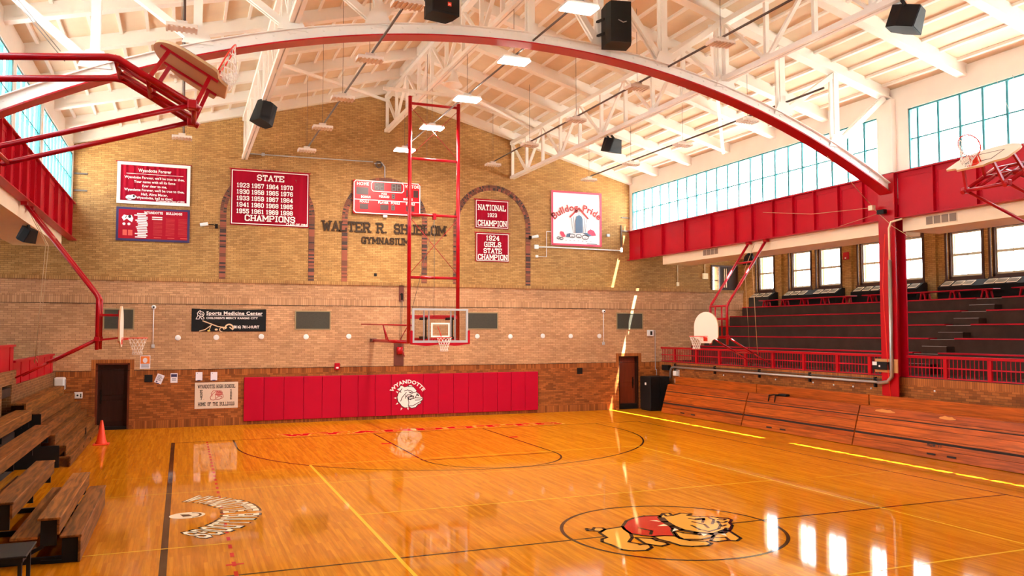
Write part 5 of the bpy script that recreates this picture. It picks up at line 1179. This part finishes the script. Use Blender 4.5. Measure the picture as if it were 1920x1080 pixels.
for x, lb in ((-8.43, 'small white camera on a thin pole right of the left hoop'), (8.62, 'small white camera on a thin pole left of the right wall vent')):
    t = thing('wall_camera', lb, 'camera', (x, WALLF-.06, 2.7), 'cameras on wall poles')
    mb = MB(); mb.tube([(x, WALLF-.03, 2.80), (x, WALLF-.03, 4.0)], .016, 6); mb.build('conduit', M_WP, t)
    mb = MB(); mb.lathe((x, WALLF, 4.06), [(.06, 0), (.075, .06), (.06, .11), (.02, .13)], 16, (0, -1, -.15)); mb.build('camera_body', M_WP, t)
    mb = MB(); mb.lathe((x, WALLF-.125, 4.05), [(.03, 0), (.025, .015)], 12, (0, -1, -.15)); mb.build('lens', M_BLACK, t)
    mb = MB(); mb.box(x-.05, x+.05, WALLF-.05, WALLF, 2.68, 2.80); mb.build('junction_box', M_GREYP, t)
def paper(u, v, w, h, rot, label, cat, kind):
    c, s_ = math.cos(rot), math.sin(rot); pl = Pl((u, WALLF, v), (c, 0, s_), (-s_, 0, c)); t = thing('notice_sheet', label, 'notice', (u, WALLF, v-h/2), 'notices on the brick')
    mb = MB(); mb.brect(pl, -w/2, w/2, -h/2, h/2, .006, .012); mb.build('sheet', M_PAPER, t)
    mb = MB()
    if kind == 1:
        mb.rect(pl, -w*.42, w*.42, h*.10, h*.40, .014)
        for i in range(4): mb.rect(pl, -w*.3, w*.3, -h*.05-i*h*.08, -h*.02-i*h*.08, .014)
    elif kind == 2:
        for i in range(6): mb.rect(pl, -w*.35, w*(.15+.2*((i*7) % 3)/2), h*.32-i*h*.1, h*.36-i*h*.1, .014)
        mb.ell(pl, -w*.2, -h*.34, .03, .025, .014, 10)
    else: mb.ell(pl, -w*.25, h*.36, .012, .012, .014, 8)
    mb.build('printing', M_NAVY if kind else M_INK, t)
    mb = MB(); mb.brect(pl, -.05, .05, -h/2-.02, -h/2+.012, .012, .02) if kind != 1 else None
    if kind != 1: mb.build('tape', M_NAVY, t)
    else: mb.bm.free()
paper(-8.21, 1.645, .23, .31, -.38, 'white notice taped at a slant beside the black plate', 'notice', 2)
paper(-7.755, 1.665, .22, .32, 0, 'white notice with a purple heading, second from the left door', 'notice', 1)
paper(-6.965, 1.705, .215, .28, 0, 'plain white sheet above the left part of the cream school sign', 'notice', 0)
paper(-6.485, 1.70, .215, .28, 0, 'plain white sheet with dark tape above the middle of the school sign', 'notice', 3)
onwall('blank_plate', 'square black plate between the left door and the slanted notice', 'wall plate', PF, -8.67, -8.42, 1.54, 1.79, 0, .02, M_BLACK)
onwall('blank_plate', 'square dark plate on the brick left of the right door', 'wall plate', PF, 7.41, 7.65, 1.50, 1.75, 0, .02, M_DARK)
t = thing('orange_poster', 'small orange and white poster on the brick right of the dark left door', 'poster', PF(-8.66, 1.99, 0))
mb = MB(); mb.brect(PF, -8.82, -8.50, 1.99, 2.43, 0, .012); mb.build('sheet', M_PAPER, t)
mb = MB(); mb.rect(PF, -8.80, -8.52, 2.16, 2.41, .014); mb.build('orange_field', M_AMB, t)
mb = MB(); mb.ell(PF, -8.66, 2.27, .07, .09, .016, 16); mb.build('round_motif', M_PAPER, t)
mb = MB()
for i in range(4): mb.rect(PF, -8.78, -8.54, 2.02+i*.035, 2.035+i*.035, .014)
mb.build('printing', M_BLUEG, t)
t = thing('fire_alarm', 'small red fire alarm on the brick above the left part of the wall pad', 'fire alarm', PF(-2.28, 1.85, 0))
mb = MB(); mb.box(-2.38, -2.19, WALLF-.07, WALLF, 1.85, 2.09, .015); mb.build('housing', M_RED, t)
mb = MB(); mb.box(-2.33, -2.24, WALLF-.075, WALLF-.068, 1.89, 1.95); mb.build('strobe', M_WP, t)
t = thing('fire_alarm', 'red alarm strobe on the brick pier between the right stand windows', 'fire alarm', (WX-.05, -.40, 6.1))
mb = MB(); mb.box(WX-.20, WX-.12, -.50, -.24, 6.12, 6.42, .015); mb.build('housing', M_RED, t)
mb = MB(); mb.box(WX-.205, WX-.199, -.42, -.34, 6.15, 6.21); mb.build('strobe', M_WP, t)
t = thing('wall_clock_box', 'white wall box with a small dial and conduit right of the sunlit vent', 'control box', PF(10.85, 3.03, 0))
mb = MB(); mb.box(10.70, 10.99, WALLF-.07, WALLF, 3.03, 3.29, .01, 1); mb.build('housing', M_WP, t)
mb = MB(); mb.rect(PF, 10.82, 10.93, 3.08, 3.24, .073); mb.build('dial', M_DARK, t)
mb = MB(); mb.tube([(10.99, WALLF-.03, 3.26), (11.08, WALLF-.03, 3.26), (11.08, WALLF-.03, 1.64), (11.13, WALLF-.05, 1.62), (11.13, WALLF-.05, 1.38)], .014, 6); mb.build('conduit', M_GREYP, t)
t = thing('paper_dispenser', 'white rounded dispenser at the corner above the left bleachers', 'dispenser', (-11.1, 4.0, 1.33))
mb = MB(); mb.box(-11.29, -10.98, 3.72, 4.12, 1.36, 1.77, .05, 3); mb.build('cover', M_WP, t)
mb = MB(); mb.box(-10.985, -10.975, 3.85, 3.92, 1.42, 1.70); mb.build('slot', M_DARK, t)
t = thing('door_intercom', 'small white wall unit with a dark button left of the dark door', 'wall unit', PF(-10.62, 1.06, 0))
mb = MB(); mb.box(-10.74, -10.50, WALLF-.06, WALLF, 1.06, 1.27, .012, 1); mb.build('housing', M_WP, t)
mb = MB(); mb.ell(PF, -10.64, 1.165, .03, .03, .062, 10); mb.rect(PF, -10.56, -10.53, 1.10, 1.22, .062); mb.build('button', M_DARK, t)
# upper wall fittings
for u, v, sgn, lb in ((-6.74, 7.19, 1, 'twin head emergency lamp left of the left arch under the song banner'), (6.60, 7.30, -1, 'twin head emergency lamp right of the right arch by the white banner')):
    t = thing('emergency_lamp', lb, 'emergency lamp', PU(u, v-.1, .1), 'emergency lamps on the gable wall')
    mb = MB(); mb.tube([PU(u-.25, v-.03, .12), PU(u+.02, v+.03, .12)], .065, 10); mb.build('lamp_tube', M_WP, t)
    mb = MB(); x = u+sgn*.32; mb.tube([PU(u, v, .1), PU(u+sgn*.2, v+.02, .06), PU(x, v-.04, .0)], .014, 6); mb.box(x-.05, x+.05, WALLU-.05, WALLU, v-.12, v+.04); mb.build('bracket', M_DARK, t)
def pipe(name, label, pts, r, m, boxes=(), group=None):
    t = thing(name, label, 'conduit', pts[0], group); mb = MB(); mb.tube(pts, r, 8); mb.build('pipe', m, t)
    for b in boxes: mb = MB(); mb.box(*b, .012, 1); mb.build('junction_box', m, t)
pipe('wall_conduit', 'thin conduit along the gable wall from the left lattice girder to above the scoreboard', [(-5.35, WALLU-.04, 9.97), (-.55, WALLU-.04, 10.02)], .02, M_GREYP, [(-4.85, -4.73, WALLU-.07, WALLU, 9.92, 10.04)])
t = thing('cable_coil', 'grey cable coil and bent pipe above the scoreboard', 'cable coil', (-.3, WALLU-.05, 9.5))
mb = MB(); mb.tube([(-.32+.13*math.cos(a), WALLU-.05, 9.93+.13*math.sin(a)) for a in [2*PI*i/18 for i in range(18)]], .022, 6, closed=True); mb.tube([(-.32+.10*math.cos(a), WALLU-.07, 9.91+.10*math.sin(a)) for a in [2*PI*i/18 for i in range(18)]], .018, 6, closed=True); mb.build('coil', M_ROD, t)
mb = MB(); mb.tube([(-.5, WALLU-.05, 9.96), (-.2, WALLU-.05, 10.0), (-.08, WALLU-.05, 9.85), (-.08, WALLU-.05, 9.42)], .025, 8); mb.build('bent_pipe', M_GREYP, t)
pipe('wall_conduit', 'long pale conduit under the white pride banner ending at a vertical switch', [(6.58, WALLU-.05, 6.87), (7.3, WALLU-.05, 6.88), (10.7, WALLU-.05, 6.85)], .03, M_WP, [(6.48, 6.66, WALLU-.1, WALLU, 6.78, 6.96), (10.68, 10.78, WALLU-.10, WALLU, 6.78, 6.98)])
pipe('wall_conduit', 'thin bent conduit beside the left edge of the white pride banner', [(7.28, WALLU-.03, 7.56), (7.06, WALLU-.03, 7.56), (7.06, WALLU-.03, 6.46), (6.62, WALLU-.03, 6.46)], .014, M_WP, [(6.54, 6.66, WALLU-.07, WALLU, 6.41, 6.52)])
pipe('wall_conduit', 'short dark vertical conduit at the right end of the pale conduit near the red girder', [(10.73, WALLU-.05, 6.95), (10.73, WALLU-.05, 8.0)], .028, M_ROD)
onwall('sensor_box', 'tiny grey sensor right of the white pride banner', 'sensor', PU, 10.0, 10.14, 7.46, 7.58, 0, .08, M_GREYP)
onwall('junction_plate', 'tiny black square on the gable wall under the long name lettering', 'wall plate', PU, -.47, -.36, 5.43, 5.55, 0, .03, M_BLACK)
for z in (7.75, 8.35):
    for s, nm in ((-1, 'left'), (1, 'right')):
        mb = MB(); mb.box(s*(G-.02), s*(G-.45), WALLU-.05, WALLU, z-.02+.45*(s < 0), z+.03+.45*(s < 0)); o = mb.build('wall_strap', M_ROD); tag(o, ('upper' if z > 8 else 'lower') + ' short dark iron strap in the corner beside the ' + nm + ' end window', 'strap', 'iron corner straps')
pipe('wall_conduit', 'thin pale vertical conduit under the right bulkhead, farther from the balcony door', [(13.7, WALLU-.03, 6.8), (13.7, WALLU-.03, 5.45)], .02, M_PLAST, [(13.64, 13.76, WALLU-.08, WALLU, 5.32, 5.5)])
pipe('wall_conduit', 'thin conduit with a grey box on the back wall, nearest the balcony door', [(15.2, WALLU-.03, 6.8), (15.2, WALLU-.03, 5.9)], .018, M_PLAST, [(15.06, 15.34, WALLU-.1, WALLU, 5.68, 5.95)])
def gv(s, y, z, label):
    t = thing('air_grille', label, 'vent', (s*(G+.09), y, z), 'grilles in the cream bulkheads')
    mb = MB(); mb.box(s*(G+.085), s*(G+.10), y-.50, y+.50, z, z+.25); mb.build('frame', M_PLAST, t)
    for i in range(4):
        mb = MB(); a = y-.48+i*.245; mb.box(s*(G+.078), s*(G+.086), a, a+.21, z+.02, z+.23); mb.build('grille_cell', mat('grille_grey', (138, 118, 100), .6), t)
gv(1, .42, 6.16, 'four cell grille in the right cream bulkhead near the far wall')
gv(1, -9.95, 6.13, 'four cell grille in the right cream bulkhead beyond the red column')
gv(-1, .48, 6.16, 'four cell grille in the left cream bulkhead under the red girder')
# black equipment cabinet
t = thing('equipment_cabinet', 'tall black equipment cabinet in the corner right of the right door', 'cabinet', (10.62, 3.45, 0))
mb = MB(); mb.box(10.16, 11.08, 3.05, 3.85, .05, 1.38, .015, 1); mb.build('body', M_BLACK, t)
mb = MB(); mb.box(10.19, 10.60, 3.03, 3.05, .10, 1.33); mb.build('door', M_BLACK, t); mb = MB(); mb.box(10.63, 11.05, 3.03, 3.05, .10, 1.33); d = mb.build('door', M_BLACK, t)
mb = MB(); mb.box(10.80, 10.86, 3.015, 3.03, 1.14, 1.20); mb.build('lock', M_DARK, d)
mb = MB(); mb.box(10.2, 11.04, 3.08, 3.82, 0, .05); mb.build('plinth', M_BLACK, t)
mb = MB(); mb.box(10.145, 10.16, 3.35, 3.45, 1.04, 1.14); mb.build('white_tag', M_WP, t)
# conduit along the right brick front, up the column
x = G+.02
t = thing('power_conduit', 'thick grey conduit running along the right brick front and up the red column', 'conduit', (x, -2, 1.7))
mb = MB(); mb.tube([(x, 3.20, 1.30), (x, 3.20, 1.60), (x, 3.12, 1.72), (x, 2.95, 1.77), (x, -7.85, 1.77)], .045, 10)
mb.build('wall_run', M_STEEL, t)
mb = MB(); xx = G-.25; mb.tube([(x, -7.75, 1.77), (xx, -8.05, 1.77), (xx, -8.35, 1.82), (xx, -8.50, 1.98), (xx, -8.52, 5.25)], .050, 10); mb.build('column_run', M_STEEL, t)
mb = MB(); mb.tube([(xx, -8.52, 5.2), (xx, -8.52, 6.15), (xx, -8.60, 6.32), (xx+.1, -8.9, 6.38)], .028, 8); mb.build('upper_run', M_PLAST, t)
mb = MB(); mb.tube([(x+.03, 3.0, 1.86), (x+.03, -7.9, 1.86)], .018, 6); mb.build('thin_run', M_ROD, t)
for y in (2.9, 0.2, -2.4, -4.9, -7.6):
    mb = MB(); mb.box(x+.0, G+.10, y-.03, y+.03, 1.62, 1.92); mb.build('clamp', M_BLACK, t)
mb = MB(); mb.box(G-.06, G+.09, 3.25, 3.75, 1.62, 1.84, .012, 1); mb.build('junction_box', M_BLACK, t)
t = thing('column_control_box', 'black control box on a tan board fixed across the red column', 'control box', (G-.2, -8.25, 2.08))
mb = MB(); mb.box(G-.20, G-.17, -8.66, -7.86, 2.08, 2.46); mb.build('board', M_TANB, t)
mb = MB(); mb.box(G-.34, G-.20, -8.42, -7.88, 2.16, 2.38, .012, 1); mb.build('box', M_BLACK, t)
mb = MB(); mb.box(G-.345, G-.338, -8.06, -7.90, 2.28, 2.38); mb.lathe((G-.34, -8.16, 2.26), [(.03, 0), (.03, .012)], 10, (-1, 0, 0)); mb.build('white_switch', M_WP, t)
mb = MB(); mb.tube([(G-.30, -8.42, 6.0), (G-.30, -8.30, 4.5), (G-.30, -8.36, 3.4), (G-.30, -8.42, 2.1), (G-.24, -8.44, 1.4)], .012, 6); o = mb.build('hanging_cord', M_RIM); tag(o, 'thin orange cord hanging down the face of the red column', 'cord')
t = thing('wall_receiver', 'two small white boxes on the brick beside the black cabinet, above the bleacher end', 'wall unit', (G+.05, 2.9, 1.1))
mb = MB(); mb.box(G-.01, G+.10, 2.72, 2.98, 1.42, 1.62, .012, 1); mb.build('upper_box', M_WP, t)
mb = MB(); mb.box(G-.01, G+.10, 2.55, 2.85, 1.14, 1.32, .012, 1); mb.build('lower_box', M_WP, t)
mb = MB(); mb.tube([(G+.06, 3.0, 1.66), (G+.06, 2.62, 1.66), (G+.06, 2.62, 1.32)], .012, 6); mb.build('wire', M_WP, t)
for y, z in ((-.3, 1.6), (-1.5, 1.6), (-3.2, 1.6), (-5.0, 1.6), (-5.9, 1.58), (-6.7, 1.58), (-7.4, 1.57), (-9.6, 1.64)):
    mb = MB(); mb.lathe((G+.1, y, z), [(.028, 0), (.028, .008), (.01, .012)], 10, (-1, 0, 0)); o = mb.build('bolt_cap', M_WP); tag(o, 'small white round bolt cap on the brick front of the right balcony', 'bolt cap', 'white bolt caps')
# brackets and sagging lines at the head of the column
t = thing('cable_bracket', 'cluster of cord cleats and sagging lines where the arch meets the red column', 'bracket', (G-.35, -8.2, 6.9))
mb = MB(); mb.box(G-.42, G-.30, -8.10, -7.95, 6.72, 6.86); mb.build('cleat', M_PLAST, t)
mb = MB(); mb.box(G-.36, G-.24, -8.45, -8.2, 6.58, 6.70); mb.build('pulley', M_BLACK, t)
mb = MB(); mb.tube([(G-.35, -8.0, 6.8), (G-.3, -5.5, 6.95), (G-.16, -3.0, 7.35)], .008, 5); mb.tube([(G-.35, -8.05, 6.82), (G-1.4, -8.2, 7.55), (G-2.2, -8.28, 8.1)], .008, 5); mb.tube([(G-.36, -8.1, 6.75), (G-.22, -8.62, 6.2), (G-.18, -9.4, 5.7)], .008, 5)
mb.tube([(G-.05, -2.6, 6.3), (G-.1, -5.5, 6.33), (G-.22, -8.1, 6.62)], .006, 5); mb.build('cord', M_ROPE, t)
